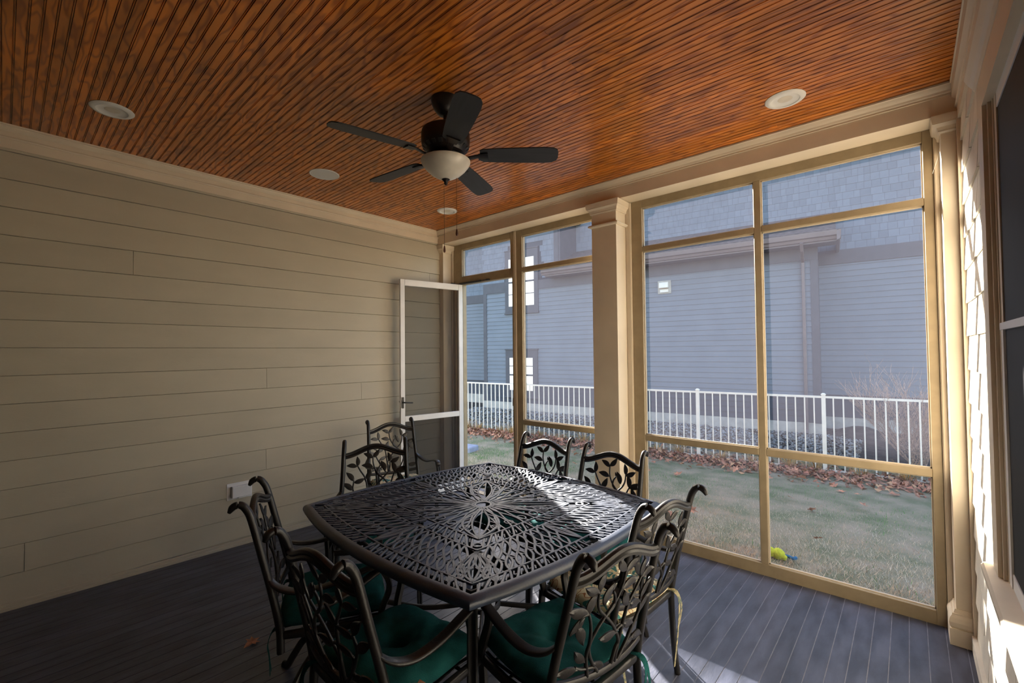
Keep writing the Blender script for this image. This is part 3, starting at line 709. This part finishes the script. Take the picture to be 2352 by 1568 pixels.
def seatlat():
    b = MB()
    for i in range(-5, 6):
        x = i*.042; b.sweep([(x+.010*math.sin(q*2*math.pi)*(1 if i % 2 else -1), -.215+.43*q, .412) for q in [k/10 for k in range(11)]], rrect(.012, .007))
    for y in (-.11, .0, .11): b.sweep([(-.245, y, .410), (.245, y, .410)], rrect(.014, .007))
    return b.mesh('seat_lattice', M['bronze'])
CM['slat'] = seatlat()
def swivel():
    b = MB(); b.lathe([(.0, .40), (.11, .40), (.115, .385), (.05, .375), (.035, .36), (.032, .26), (.045, .25), (.045, .20), (.03, .19), (.0, .185)], 20); return b.mesh('swivel_hub', M['bronze'], 40)
CM['hub'] = swivel()
def swleg():
    b = MB(); b.sweep(bez([(.02, 0, .225), (.10, 0, .235), (.20, 0, .17), (.275, 0, .07), (.315, 0, .012), (.345, 0, .012)], 5), rrect(.026, .034, .010)); return b.mesh('swivel_leg', M['bronze'], 45)
CM['swleg'] = swleg()
def cushion_mesh(name, mat, seed, w=.475, d=.455, h=.085, tuft=True):
    rg = random.Random(seed); n = 26; V = []; F = []
    tu = [(0, 0)] if tuft == 1 else [(-.36, -.36), (.36, -.36), (-.36, .36), (.36, .36), (0, 0)]
    for side in (1, -1):
        for j in range(n+1):
            for i in range(n+1):
                a, c = -1+2*i/n, -1+2*j/n
                # square -> rounded square
                x = a*math.sqrt(max(0, 1-c*c*.16)); y = c*math.sqrt(max(0, 1-a*a*.16))
                e = max(abs(a), abs(c)); prof = max(0, 1-e**5)**.5
                z = side*h/2*prof*(1.0 if side > 0 else .55)
                if side > 0:
                    for tx, ty in tu:
                        r2 = ((a-tx)**2+(c-ty)**2); z -= h*.50*math.exp(-r2/.022)*prof+h*.13*math.exp(-r2/.10)*prof
                    z += (.006*math.sin(a*7+seed)*math.cos(c*6+seed*2)+.004*math.sin(a*13+c*9+seed))*prof
                V.append((x*w/2, y*d/2, z+h*.30))
    K = (n+1)**2
    for s_ in (0, 1):
        for j in range(n):
            for i in range(n):
                q = s_*K+j*(n+1)+i; f = (q, q+1, q+n+2, q+n+1); F.append(f if s_ == 0 else f[::-1])
    me = bpy.data.meshes.new(name); me.from_pydata(V, [], F); bm = bmesh.new(); bm.from_mesh(me); bmesh.ops.remove_doubles(bm, verts=bm.verts, dist=.0005); bmesh.ops.recalc_face_normals(bm, faces=bm.faces); bm.to_mesh(me); bm.free()
    me.materials.append(mat); me.polygons.foreach_set('use_smooth', [True]*len(me.polygons)); return me
def tie_mesh(mat, pts, w=.012):
    b = MB(); b.sweep(bez(pts, 5), [(-w/2, -.0008), (w/2, -.0008), (w/2, .0008), (-w/2, .0008)], up=(0, 1, .2)); return b.mesh('tie', mat)
GREEN = [cushion_mesh('seat_cushion', M['green'], 3), cushion_mesh('seat_cushion', M['green'], 8, h=.105)]
PAIS = [cushion_mesh('seat_cushion', M['paisley'], 5, h=.075)]
CHAIRS = [  # crest centre x,y ; facing vector ; swivel ; cushion ; labels
    (.50, -1.05, (.953, -.302), 0, PAIS[0], 'paisley', 'dark metal armchair set apart against the siding wall by the screen door', 'patterned seat cushion on the armchair against the siding wall'),
    (1.335, -1.73, (.862, -.507), 0, GREEN[0], 'green', 'dark metal leaf-back armchair between the table and the armchair by the siding', 'teal cushion on the armchair at the far left side of the table'),
    (2.17, -.775, (0.03, -1), 0, GREEN[0], 'green', 'dark metal leaf-back armchair in front of the narrow screened opening', 'teal cushion on the armchair before the narrow screened opening'),
    (2.78, -.845, (-.01, -1), 0, GREEN[1], 'green', 'dark metal leaf-back armchair right in front of the centre column', 'teal cushion on the armchair before the centre column'),
    (3.46, -1.577, (-.989, .15), 0, PAIS[0], 'paisley', 'sunlit dark metal armchair with splayed legs facing the right side of the table', 'sunlit patterned seat cushion with hanging ties at the right of the table'),
    (3.536, -2.14, (-.98, .2), 0, GREEN[1], 'green', 'dark metal leaf-back armchair nearest the camera at right with its back to the shingled wall', 'plump teal cushion on the near right armchair'),
    (2.0, -2.76, (.471, .883), 1, GREEN[0], 'green', 'dark metal swivel armchair at the left corner of the table, below the outlet box', 'teal cushion in deep shade on the left swivel armchair'),
    (2.79, -2.855, (-.07, .9975), 0, GREEN[1], 'green', 'dark metal leaf-back armchair in the lower left foreground with its back to the camera', 'teal cushion on the foreground armchair at lower left'),
]
for (cx, cy, fv, sw, cush, ck, lab, clab) in CHAIRS:
    fv = Vector((*fv, 0)).normalized(); ox, oy = cx+fv.x*.345, cy+fv.y*.345; rz = math.atan2(-fv.x, fv.y)
    t = thing('patio_armchair', lab, 'chair', group='leaf-back patio armchairs'); place(t, ox, oy, rz)
    for k in (0, 1):
        obj('back_post', CM['post'][sw][k], t); obj('arm', CM['arm'][k], t); obj('arm_support', CM['asup'][k], t)
        if not sw: obj('rear_leg', CM['rleg'][k], t); obj('front_leg', CM['fleg'][k], t)
    obj('crest_rail', CM['crest'], t); obj('lower_back_rail', CM['low'], t)
    vp = obj('vine_panel', CM['vine'], t)
    for mm in LEAFMAT:
        o = obj('vine_leaf', CM['leaf'], vp); o.matrix_local = mm
    obj('seat_frame', CM['seat'], t); obj('seat_lattice', CM['slat'], t)
    if sw:
        obj('swivel_hub', CM['hub'], t)
        for k in range(4):
            o = obj('swivel_leg', CM['swleg'], t); o.rotation_euler = (0, 0, math.radians(45+90*k))
    # cushion lies on the seat and is a thing of its own
    c = obj('seat_cushion', cush); tag(c, clab, 'cushion', 'seat cushions on the armchairs')
    c.matrix_world = Matrix.Translation((ox, oy, fz(oy))) @ TILT @ Matrix.Rotation(rz, 4, 'Z') @ Matrix.Translation((0, .0, .4185))
    tm_ = M['green'] if ck == 'green' else M['paisley_tie']; rg = random.Random(int(cx*100))
    for s in (-1, 1):
        for k in range(2):
            dx = s*(.215+.012*k); ln = rg.uniform(.16, .34)
            obj('tie', tie_mesh(tm_, [(s*.20, -.205, .02), (dx, -.238, .015), (dx+s*.012, -.255, -.03), (dx+s*.01+rg.uniform(-.02, .02), -.25, -ln*.5), (dx+rg.uniform(-.03, .03), -.245, -ln)]), c)

# ================================================================== OUTDOORS
def gz(x, y): return -.270-.018*y
# ---- lawn
ground = struct('ground', 'patchy winter lawn sloping to the white fence', 'lawn')
MB().add([(-30, .30, gz(0, .3)), (40, .30, gz(0, .3)), (40, 40, gz(0, 9)), (-30, 40, gz(0, 9))], [(0,1,2,3)]).build('lawn_soil', M['soil'], ground)
def fence_pt(s, n=0): a = math.radians(6); return Vector((3.3+s*math.cos(a)-n*math.sin(a), 4.9+s*math.sin(a)+n*math.cos(a), 0))
rs = np.random.RandomState(5)
nb = 260000
bx = rs.uniform(-6.5, 5.6, nb); yf = 4.9+(bx-3.3)*.105-.05
by = .32+(yf-.32)*rs.uniform(0, 1, nb)
def vnoise(x, y, sc, seed):
    r = np.random.RandomState(seed); g = r.rand(64, 64); X = x*sc+200; Y = y*sc+200; xi = np.floor(X).astype(int); yi = np.floor(Y).astype(int); fx = X-xi; fy = Y-yi
    fx = fx*fx*(3-2*fx); fy = fy*fy*(3-2*fy)
    a = g[xi % 64, yi % 64]; b = g[(xi+1) % 64, yi % 64]; c = g[xi % 64, (yi+1) % 64]; d = g[(xi+1) % 64, (yi+1) % 64]
    return (a*(1-fx)+b*fx)*(1-fy)+(c*(1-fx)+d*fx)*fy
gn = .55*vnoise(bx, by, 1.3, 1)+.45*vnoise(bx, by, 3.7, 2)
dist = yf-by
gr = np.clip((gn-.5)*2.6+.80-np.clip(dist-1.05, 0, 3)*.62, 0, 1)
h = rs.uniform(.030, .065, nb)*(1+.25*gr); th = rs.uniform(0, 2*np.pi, nb); ln = rs.uniform(.2, 1.0, nb)*h; wd = rs.uniform(.0022, .0044, nb)
bz = -.270-.018*by
V = np.zeros((nb, 3, 3)); px, py = np.cos(th)*wd, np.sin(th)*wd
V[:, 0] = np.stack([bx-px, by-py, bz-.004], 1); V[:, 1] = np.stack([bx+px, by+py, bz-.004], 1)
l2 = th+np.pi/2+rs.normal(0, .5, nb); V[:, 2] = np.stack([bx+np.cos(l2)*ln, by+np.sin(l2)*ln, bz+h*rs.uniform(.55, 1, nb)], 1)
me = bpy.data.meshes.new('lawn_grass'); me.vertices.add(nb*3); me.loops.add(nb*3); me.polygons.add(nb)
me.vertices.foreach_set('co', V.reshape(-1)); me.loops.foreach_set('vertex_index', np.arange(nb*3, dtype=np.int32)); me.polygons.foreach_set('loop_start', np.arange(0, nb*3, 3, dtype=np.int32)); me.update()
straw = np.array([.64, .48, .31]); pale = np.array([.66, .58, .45]); green = np.array([.040, .175, .022]); tan = np.array([.60, .34, .17])
tn = vnoise(bx, by, 2.1, 9)
base = straw+(pale-straw)*rs.rand(nb)[:, None]; base = np.where((tn > .66)[:, None], base*.55+tan*.45, base)
pick = (rs.rand(nb) < gr*1.0+.03)[:, None]; col = np.where(pick, green*rs.uniform(.7, 1.6, nb)[:, None]+np.array([.03, .03, .01]), base*rs.uniform(.65, 1.15, nb)[:, None])
ca = me.color_attributes.new('Col', 'FLOAT_COLOR', 'POINT'); cc = np.ones((nb, 3, 4)); cc[:, :, :3] = col[:, None, :]; ca.data.foreach_set('color', cc.reshape(-1))
me.materials.append(M['grass']); tag(obj('lawn_grass', me), 'short patchy winter grass, green near the fence and straw coloured near the porch', 'grass', kind='stuff')
# ---- white picket fence with wire mesh
fence = thing('metal_fence', 'white metal picket fence with wire mesh along its foot', 'fence', tuple(fence_pt(0)), math.radians(6))
FT, FB = .862, -.345
pk = MB().box(-.009, .009, -.009, .009, FB+.02, FT-.03).mesh('picket', M['fence']); pm_ = MB()
pm_.box(-.027, .027, -.027, .027, FB-.03, FT+.012); ring_box(pm_, -.027, .027, -.027, .027, FT+.012, FT+.022, .006, .006); ring_box(pm_, -.027, .027, -.027, .027, FT+.022, FT+.038, .004, -.012)
pst = pm_.mesh('fence_post', M['fence']); posts = [1.82, -.034, -1.884, -3.74, -5.593, -7.42, -9.27]
for s in posts: obj('fence_post', pst, fence, loc=(s, 0, 0))
for a, b_ in zip(posts[1:], posts):
    for nm, z0, z1, d in (('top_rail', FT-.038, FT-.006, .014), ('bottom_rail', FB+.045, FB+.075, .013)):
        MB().box(a+.027, b_-.027, -d, d, z0, z1).build(nm, M['fence'], fence)
    n = 15; 
    for i in range(1, n): obj('picket', pk, fence, loc=(a+(b_-a)*i/n, 0, 0))
wm = MB()
for z in [-.33+.05*i for i in range(10)]: wm.tube([(-9.3, .022, z), (1.8, .022, z)], .0016, 4)
x = -9.3
while x < 1.8: wm.tube([(x, .022, -.34), (x, .022, .125)], .0013, 4); x += .075
wm.build('wire_mesh', M['wire'], fence, kind='stuff')
# ---- neighbour's house, built in its own frame
AH = math.radians(6); HO = Vector((2.8, 7.6, 0))
def hp(s, n, z=0): return Vector((HO.x+s*math.cos(AH)-n*math.sin(AH), HO.y+s*math.sin(AH)+n*math.cos(AH), z))
house = thing('neighbour_house', 'grey-blue two storey house with lap siding and shingles behind the fence', 'house', tuple(HO), AH)
HZ = 6.35
def hb(nm, mat, *a): return MB().box(*a).build(nm, M[mat], house)
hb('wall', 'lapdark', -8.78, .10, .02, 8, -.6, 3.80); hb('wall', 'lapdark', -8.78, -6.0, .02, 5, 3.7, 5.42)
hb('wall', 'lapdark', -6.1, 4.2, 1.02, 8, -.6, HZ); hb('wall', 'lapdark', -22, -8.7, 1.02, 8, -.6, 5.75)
hb('foundation', 'concrete', -8.79, .11, -.012, .05, -.5, .055); hb('foundation', 'concrete', .1, 4.2, 1.0, 1.05, -.5, .09); hb('foundation', 'concrete', -22, -8.78, 1.0, 1.05, -.5, .13)
el = .1235
def laps(s0, s1, n, z0, z1, mat):
    z = z0
    while z < z1-.01:
        zt = min(z+el, z1)
        MB().extr([(n+.02, z), (n-.006, z), (n-.006, z+.003), (n+.008, zt+.008), (n+.02, zt+.008)], 'x', s0, s1).build('lap_board', M[mat], house); z += el
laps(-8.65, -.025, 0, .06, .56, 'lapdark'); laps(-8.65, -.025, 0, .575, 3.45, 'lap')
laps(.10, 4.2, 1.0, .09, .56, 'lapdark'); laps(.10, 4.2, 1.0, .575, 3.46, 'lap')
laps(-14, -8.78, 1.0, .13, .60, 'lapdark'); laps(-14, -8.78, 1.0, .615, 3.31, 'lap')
for a in ((-8.66, .0, -.012, .01, .555, .578), (.1, 4.2, .988, 1.01, .555, .578), (-14, -8.78, .988, 1.01, .595, .618)): hb('water_table', 'ntrim', *a)
for a in ((-8.78, -8.645, -.014, .02, .05, 3.45), (-.025, .105, -.014, .02, .05, 3.45), (-.025, .105, -.014, .02, 3.45, 3.60), (-6.16, -6.02, -.014, .02, 3.75, 5.40)): hb('corner_board', 'ntrim', *a)
hb('corner_board', 'ntrim', .09, .105, -.01, 1.0, .05, 3.5)
for a in ((-8.78, -7.9, -.018, .02, 3.44, 3.755), (-6.7, .11, -.018, .02, 3.44, 3.70), (.10, 4.2, .982, 1.02, 3.46, 3.765), (-14, -8.78, .982, 1.02, 3.315, 3.605)): hb('frieze_board', 'ntrim', *a)
# shed roof over the projecting ground floor, soffit and gutter
MB().extr([(-.42, 3.94), (1.02, 4.62), (1.02, 4.54), (-.42, 3.86)], 'x', -6.02, .42).build('porch_roof', M['nroof'], house)
hb('roof_soffit', 'ngutter', -6.25, .45, -.40, .02, 3.70, 3.73)
MB().extr([(-.40, 3.73), (-.44, 3.735), (-.455, 3.79), (-.49, 3.81), (-.50, 3.89), (-.50, 3.905), (-.40, 3.905)], 'x', -6.32, .50).build('gutter', M['ngutter'], house)
MB().extr([(.43, 3.70), (.48, 3.72), (.50, 3.80), (.46, 3.905), (.43, 3.905)], 'y', -.5, .98).build('rake_board', M['ngutter'], house)
b = MB(); b.sweep([(-.15, -.45, 3.74), (-.15, -.35, 3.60), (-.15, -.06, 3.42), (-.15, -.045, 3.30), (-.15, -.045, -.08), (-.15, -.13, -.17)], rrect(.085, .06, .012), up=(1, 0, 0)); b.build('downspout', M['ngutter'], house)
b = MB(); b.box(-6.02, -5.96, .0, 1.0, 3.8, 5.40); b.build('tower_side_trim', M['ntrim'], house)
for q in range(11):
    z = 4.0+q*el; MB().extr([(-6.03, z), (-5.985, z), (-6.0, z+el+.006), (-6.03, z+el+.006)], 'y', .02, 1.0).build('lap_board', M['lap'], house)
# eaves and main roofs
MB().extr([(.55, 5.84), (.55, 5.72), (5.0, 7.75), (9.4, 5.72), (9.4, 5.84), (5.0, 7.90)], 'x', -22.4, -8.78).build('main_roof', M['nroof'], house)
MB().extr([(.55, HZ+.12), (.55, HZ), (5.0, HZ+2.0), (9.4, HZ), (9.4, HZ+.12), (5.0, HZ+2.14)], 'x', -6.1, 4.5).build('main_roof', M['nroof'], house)
MB().extr([(-9.0, 5.42), (-5.8, 5.42), (-5.8, 5.52), (-9.0, 5.52)], 'y', -.30, 5).build('main_roof', M['nroof'], house)
# shingles
sh = [(-.0, 0)]
shm = [MB().extr([(.0, 0), (-.008, 0), (-.0005, .172), (.0, .172)], 'x', .0015, wd-.0015).mesh('wall_shingle', M['nshingle']) for wd in (.105, .13, .155, .18, .20)]
wds = (.105, .13, .155, .18, .20); rest = MB(); rg = random.Random(4); cnt = 0; cand = []
def course(s0, s1, n, z0, z1):
    z = z0
    while z < z1:
        s = s0-rg.uniform(0, .1)
        while s < s1:
            k = rg.randrange(5); cand.append((s, n, z, k)); s += wds[k]
        z += .158
course(-5.9, 3.6, 1.0, 3.765, HZ-.1); course(-8.76, -6.16, 0, 3.755, 5.3); course(-11, -8.78, 1.0, 3.605, 5.6)
def vis(c):
    s, n, z, k = c
    if n == 1.0 and s > -3.7: return (4.25 < z < 5.85 and s < .5) or (s >= .5 and z < 5.85 and s < 2.0)
    return False
key = [c for c in cand if vis(c)]; key.sort(key=lambda c: -c[0]); keep = set(key[:290])
for c in cand:
    s, n, z, k = c
    if c in keep: obj('wall_shingle', shm[k], house, loc=(s, n+.015, z))
    else:
        if -7.92 < s+.05 < -6.6 and n == 0 and z < 4.75: continue
        wd = wds[k]; rest.extr([(n+.015, z), (n+.007, z), (n+.0145, z+.172), (n+.015, z+.172)], 'x', s+.0015, s+wd-.0015)
rest.build('wall_shingles', M['nshingle'], house, kind='stuff')
# windows of the tower
def nwin(s0, s1, z0, z1, g0, g1, gz0, gz1, rails, mid, head):
    w_ = hb('window_casing', 'ntrim', s0, s1, -.030, .0, z0, z1)
    if head: MB().box(s0-.02, s1+.02, -.045, .0, z1-.03, z1).build('window_head', M['ntrim'], w_)
    MB().box(s0-.02, s1+.02, -.05, .0, z0, z0+.04).build('window_sill', M['ntrim'], w_)
    us = [g0+(g1-g0)*i/3 for i in range(4)]; zs = [gz0]+rails+[gz1]
    for i in range(3):
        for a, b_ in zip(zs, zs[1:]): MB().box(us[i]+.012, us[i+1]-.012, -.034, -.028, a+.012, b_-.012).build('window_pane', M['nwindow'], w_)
    MB().box(g0, g1, -.04, -.03, mid-.025, mid+.025).build('meeting_rail', M['ntrim'], w_)
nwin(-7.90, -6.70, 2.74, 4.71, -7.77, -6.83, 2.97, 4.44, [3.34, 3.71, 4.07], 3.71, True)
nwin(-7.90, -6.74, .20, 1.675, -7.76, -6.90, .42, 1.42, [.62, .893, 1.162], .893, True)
v = hb('wall_vent', 'concrete', -3.19, -2.87, -.02, .0, 2.99, 3.31)
MB().extr([(-.02, 3.28), (-.09, 3.26), (-.11, 3.13), (-.10, 3.12), (-.02, 3.14)], 'x', -3.14, -2.92).build('vent_hood', M['fence'], v)
MB().box(-3.13, -2.93, -.05, -.02, 3.02, 3.09).build('vent_flap', M['fence'], v)
# ---- gravel bed between fence and house
gb_ = struct('gravel_bed', 'bed of grey stones along the neighbour house', 'ground')
cs = [fence_pt(-11, .0), fence_pt(3, .0), hp(5, 1.1), hp(-12, 1.1)]
MB().add([(cs[0].x, cs[0].y, -.36), (cs[1].x, cs[1].y, -.36), (cs[2].x, cs[2].y, -.17), (cs[3].x, cs[3].y, -.17)], [(0,1,2,3)]).build('gravel_soil', M['mulch'], gb_)
ico = [(0,0,1),(.89,0,.45),(.28,.85,.45),(-.72,.53,.45),(-.72,-.53,.45),(.28,-.85,.45),(.72,.53,-.45),(-.28,.85,-.45),(-.89,0,-.45),(-.28,-.85,-.45),(.72,-.53,-.45),(0,0,-1)]
icf = [(0,1,2),(0,2,3),(0,3,4),(0,4,5),(0,5,1),(1,6,2),(2,7,3),(3,8,4),(4,9,5),(5,10,1),(6,7,2),(7,8,3),(8,9,4),(9,10,5),(10,6,1),(11,7,6),(11,8,7),(11,9,8),(11,10,9),(11,6,10)]
ns = 15000; I = np.array(ico); F = np.array(icf)
ss = rs.uniform(-9.5, .35, ns); nnv = rs.uniform(.12, 1, ns)**.9
VV = np.zeros((ns, 12, 3)); cl_ = np.zeros((ns, 12, 4)); cl_[..., 3] = 1
for i in range(ns):
    f = fence_pt(ss[i]); g = hp(ss[i]+.4, .0); t = nnv[i]; p = f*(1-t)+g*t; z = -.36+(.17)*t
    sc = rs.uniform(.014, .034)*np.array([1, rs.uniform(.6, 1), rs.uniform(.45, .8)]); a = rs.uniform(0, 6.3); R_ = np.array([[math.cos(a), -math.sin(a), 0], [math.sin(a), math.cos(a), 0], [0, 0, 1]])
    VV[i] = (I*sc*rs.uniform(.85, 1.15, (12, 1)))@R_.T+np.array([p.x, p.y, z+sc[2]*.5+rs.uniform(0, .02)])
    gcol = rs.uniform(.05, .36); wv = rs.uniform(-.02, .03); cl_[i, :, :3] = (gcol+wv+.015, gcol+.004, gcol-wv*.5-.012)
me = bpy.data.meshes.new('river_stones'); fa = (F[None]+np.arange(ns)[:, None, None]*12).reshape(-1, 3)
me.vertices.add(ns*12); me.loops.add(len(fa)*3); me.polygons.add(len(fa)); me.vertices.foreach_set('co', VV.reshape(-1)); me.loops.foreach_set('vertex_index', fa.reshape(-1).astype(np.int32)); me.polygons.foreach_set('loop_start', np.arange(0, len(fa)*3, 3, dtype=np.int32)); me.update()
ca = me.color_attributes.new('Col', 'FLOAT_COLOR', 'POINT'); ca.data.foreach_set('color', cl_.reshape(-1)); me.materials.append(M['grass'])
tag(obj('river_stones', me), 'loose grey stones between the white fence and the neighbour house', 'gravel', kind='stuff')
# ---- fallen leaves
star = []
for i in range(14):
    a = 2*math.pi*i/14; r = (1.0, .45, .85, .42, .75, .40, .55)[i % 7] if i < 7 else (1.0, .45, .85, .42, .75, .40, .55)[(14-i) % 7]; star.append((r*math.cos(a), r*math.sin(a)))
def leaf_mesh(seed, sz):
    rg_ = random.Random(seed); k = rg_.uniform(.5, 1.4); vs = [(0, 0, .0)]+[(x*sz, y*sz, sz*k*(.35*y*y+.18*x*x*math.sin(3*x+seed))+rg_.uniform(-.08, .08)*sz) for x, y in star]
    b = MB(); b.add(vs, [(0, 1+i, 1+(i+1) % 14) for i in range(14)]); return b.mesh('fallen_leaf', M['leaf'])
lms = [leaf_mesh(i, .066) for i in range(6)]; rg = random.Random(21)
for i in range(240):
    s = rg.uniform(-7.2, 1.4); dn = -abs(rg.gauss(.45, .32))-.06 if i < 215 else -rg.uniform(.6, 3.6)
    p = fence_pt(s, dn); o = obj('fallen_leaf', lms[i % 6]); o.location = (p.x, p.y, gz(p.x, p.y)+rg.uniform(.06, .12)); o.rotation_euler = (rg.uniform(-.6, .6), rg.uniform(-.6, .6), rg.uniform(0, 6.3)); q = rg.uniform(.75, 1.35); o.scale = (q, q, q)
    if i < 215: tag(o, 'dry russet maple leaf in the drift along the white fence', 'leaf', 'fallen leaves along the fence')
    else: tag(o, 'dry russet leaf lying alone on the open lawn away from the fence', 'leaf', 'scattered leaves on the open lawn')
lit = MB(); lcol = []
for i in range(7000):
    s = rg.uniform(-9, 1.6); p = fence_pt(s, rg.gauss(-.28, .26)); zz_ = gz(0, p.y)+rg.uniform(.01, .10); a = rg.uniform(0, 6.3); k = rg.uniform(.022, .05); ca_, sa_ = math.cos(a)*k, math.sin(a)*k
    t1, t2 = rg.uniform(-.03, .04), rg.uniform(-.02, .04); c = random.Random(i).choice([(.42, .20, .12), (.32, .15, .09), (.50, .28, .15), (.20, .11, .07), (.40, .16, .10)])
    lit.add([(p.x-ca_, p.y-sa_, zz_+t1), (p.x-sa_*.7, p.y+ca_*.7, zz_+t2), (p.x+ca_, p.y+sa_, zz_-t1+.02), (p.x+sa_*.7, p.y-ca_*.7, zz_+.01)], [(0,1,2), (0,2,3)]); lcol += [c]*4
me = bpy.data.meshes.new('leaf_litter'); me.from_pydata(lit.v, [], lit.f); ca = me.color_attributes.new('Col', 'FLOAT_COLOR', 'POINT')
ca.data.foreach_set('color', np.concatenate([np.array(lcol), np.ones((len(lcol), 1))], 1).reshape(-1)); me.materials.append(M['leafcol'])
tag(obj('leaf_litter', me), 'brown leaf litter gathered at the foot of the white fence', 'leaf litter', kind='stuff')
# ---- dry clumps of ornamental grass along the fence
def clump(seed, h_, n_):
    rg_ = random.Random(seed); b = MB()
    for i in range(n_):
        a = rg_.uniform(0, 6.3); r = rg_.uniform(.01, .06); l_ = h_*rg_.uniform(.5, 1.1); bend = rg_.uniform(.3, 1.1); c_, s__ = math.cos(a), math.sin(a)
        P = [(c_*(r+l_*bend*t*t*.8), s__*(r+l_*bend*t*t*.8), l_*(t-.35*bend*t*t)) for t in (0, .35, .7, 1)]
        b.sweep(P, [(-.0045, 0), (.0045, 0), (0, .002)], scales=[1, 1, .8, .2])
    return b.mesh('dry_grass_clump', M['straw'])
cms = [clump(i, h_, 46) for i, h_ in enumerate((.42, .32, .28))]
for i, (s, n_) in enumerate([(-7.25, -.12), (-6.9, -.10), (-6.3, -.06), (-5.9, -.12), (-5.2, -.05), (-4.6, -.1), (-4.1, -.1), (-3.3, -.08), (-2.6, -.1), (-2.2, -.05), (-1.5, -.12), (-1.05, -.06), (-.5, -.12), (-.15, -.05), (.4, -.1), (.9, -.08), (1.3, -.1)]):
    p = fence_pt(s, n_); o = obj('dry_grass_clump', cms[i % 3]); o.location = (p.x, p.y, -.36); o.rotation_euler = (0, 0, i*1.3)
    tag(o, 'dry straw coloured grass clump at the foot of the white fence', 'grass clump', 'dry grass clumps along the fence')
# ---- bare twiggy shrub behind the fence at right
tw = MB(); rg = random.Random(9)
def branch(p, d, l_, r, lev):
    P = [p]; dd = d.copy()
    for k in range(3):
        dd = (dd+Vector((rg.uniform(-.16, .16), rg.uniform(-.16, .16), rg.uniform(-.02, .12)))).normalized(); P.append(P[-1]+dd*l_/3)
    tw.tube(P, [r, r*.9, r*.8, r*.65], 4 if lev else 5)
    if lev < 3:
        for k in range(4 if lev < 2 else 3):
            t = rg.choice((1, 2, 3)); nd = (dd+Vector((rg.uniform(-.7, .7), rg.uniform(-.7, .7), rg.uniform(-.15, .5)))).normalized(); branch(P[t], nd, l_*rg.uniform(.55, .78), r*.66, lev+1)
for k in range(26):
    a = rg.uniform(0, 6.3); branch(Vector((rg.uniform(-.08, .08), rg.uniform(-.08, .08), 0)), Vector((math.cos(a)*rg.uniform(.3, 1.0), math.sin(a)*rg.uniform(.3, 1.0), 1)).normalized(), rg.uniform(.5, .85), .008, 0)
sp = fence_pt(1.15, .95); shr = tw.build('bare_shrub', M['twig'], loc=(sp.x, sp.y, -.30)); tag(shr, 'bare twiggy winter shrub behind the fence at the right', 'shrub')
mo = MB(); mo.lathe([(0, .30), (.15, .29), (.4, .2), (.75, .06), (1.1, -.04)], 20); mb_ = mo.build('mulch_mound', M['mulch'], loc=tuple(hp(.75, .35, -.30))); tag(mb_, 'low dark mulch mound by the corner of the neighbour house', 'mulch', kind='stuff')
# ---- toys on the lawn
bl_ = MB(); bl_.lathe([(.0001, .033)]+[(.033*math.cos(a), .033*math.sin(a)) for a in [math.pi/2-math.pi*i/12 for i in range(1, 12)]]+[(.0001, -.033)], 20)
tb = bl_.build('tennis_ball', M['tennis'], smooth=60, loc=(1.94, 1.47, gz(0, 1.47)+.045)); tag(tb, 'yellow tennis ball on the lawn behind the column', 'ball')
ty = thing('dog_toy', 'yellow plush dog toy with a blue end lying on the lawn', 'dog toy', (3.36, 1.06, gz(0, 1.06)+.03), .6)
def lump(nm, c, r, mat):
    b = MB(); rg_ = random.Random(int(c[0]*1000)); n1 = 10; b.lathe([(.0001, r)]+[(r*math.cos(a)*(1+.10*math.sin(5*a)), r*math.sin(a)) for a in [math.pi/2-math.pi*i/10 for i in range(1, 10)]]+[(.0001, -r)], 14, c); b.build(nm, M[mat], ty, 60)
lump('head', (-.055, .02, .032), .042, 'tennis'); lump('body', (.0, .0, .024), .050, 'tennis'); lump('paw', (.035, .028, .012), .028, 'tennis'); lump('paw', (.03, -.035, .01), .026, 'tennis')
b = MB(); b.tube(bez([(.03, -.005, .01), (.075, -.015, .012), (.10, -.05, .01), (.13, -.045, .014)]), .014, 8); b.build('rope_end', M['toyblue'], ty, 60)
bk = MB(); bk.box(-.26, .26, -.16, .16, -.03, .13); o = bk.build('stone_block', M['block'], loc=(-2.16, 2.32, gz(0, 2.3))); o.rotation_euler = (0, 0, .2); bv = o.modifiers.new('bevel', 'BEVEL'); bv.width = .03; bv.segments = 3
tag(o, 'pale blue-grey block on the lawn seen past the screen door', 'block')
# ---- a few dry leaves that blew in
for i, (x, y, lab) in enumerate(((1.98, -2.93, 'dry brown leaf on the floor beside the left swivel armchair'), (1.52, -2.60, 'small dry leaf near the siding wall on the dark floor'), (2.975, -2.60, 'tan dry leaf on the cushion edge of the foreground armchair'))):
    o = obj('dry_leaf', lms[i]); o.location = (x, y, fz(y)+(.012 if i < 2 else .475)); o.rotation_euler = (.2, .1, i*2.0); o.scale = (.8, .8, .8); tag(o, lab, 'leaf')
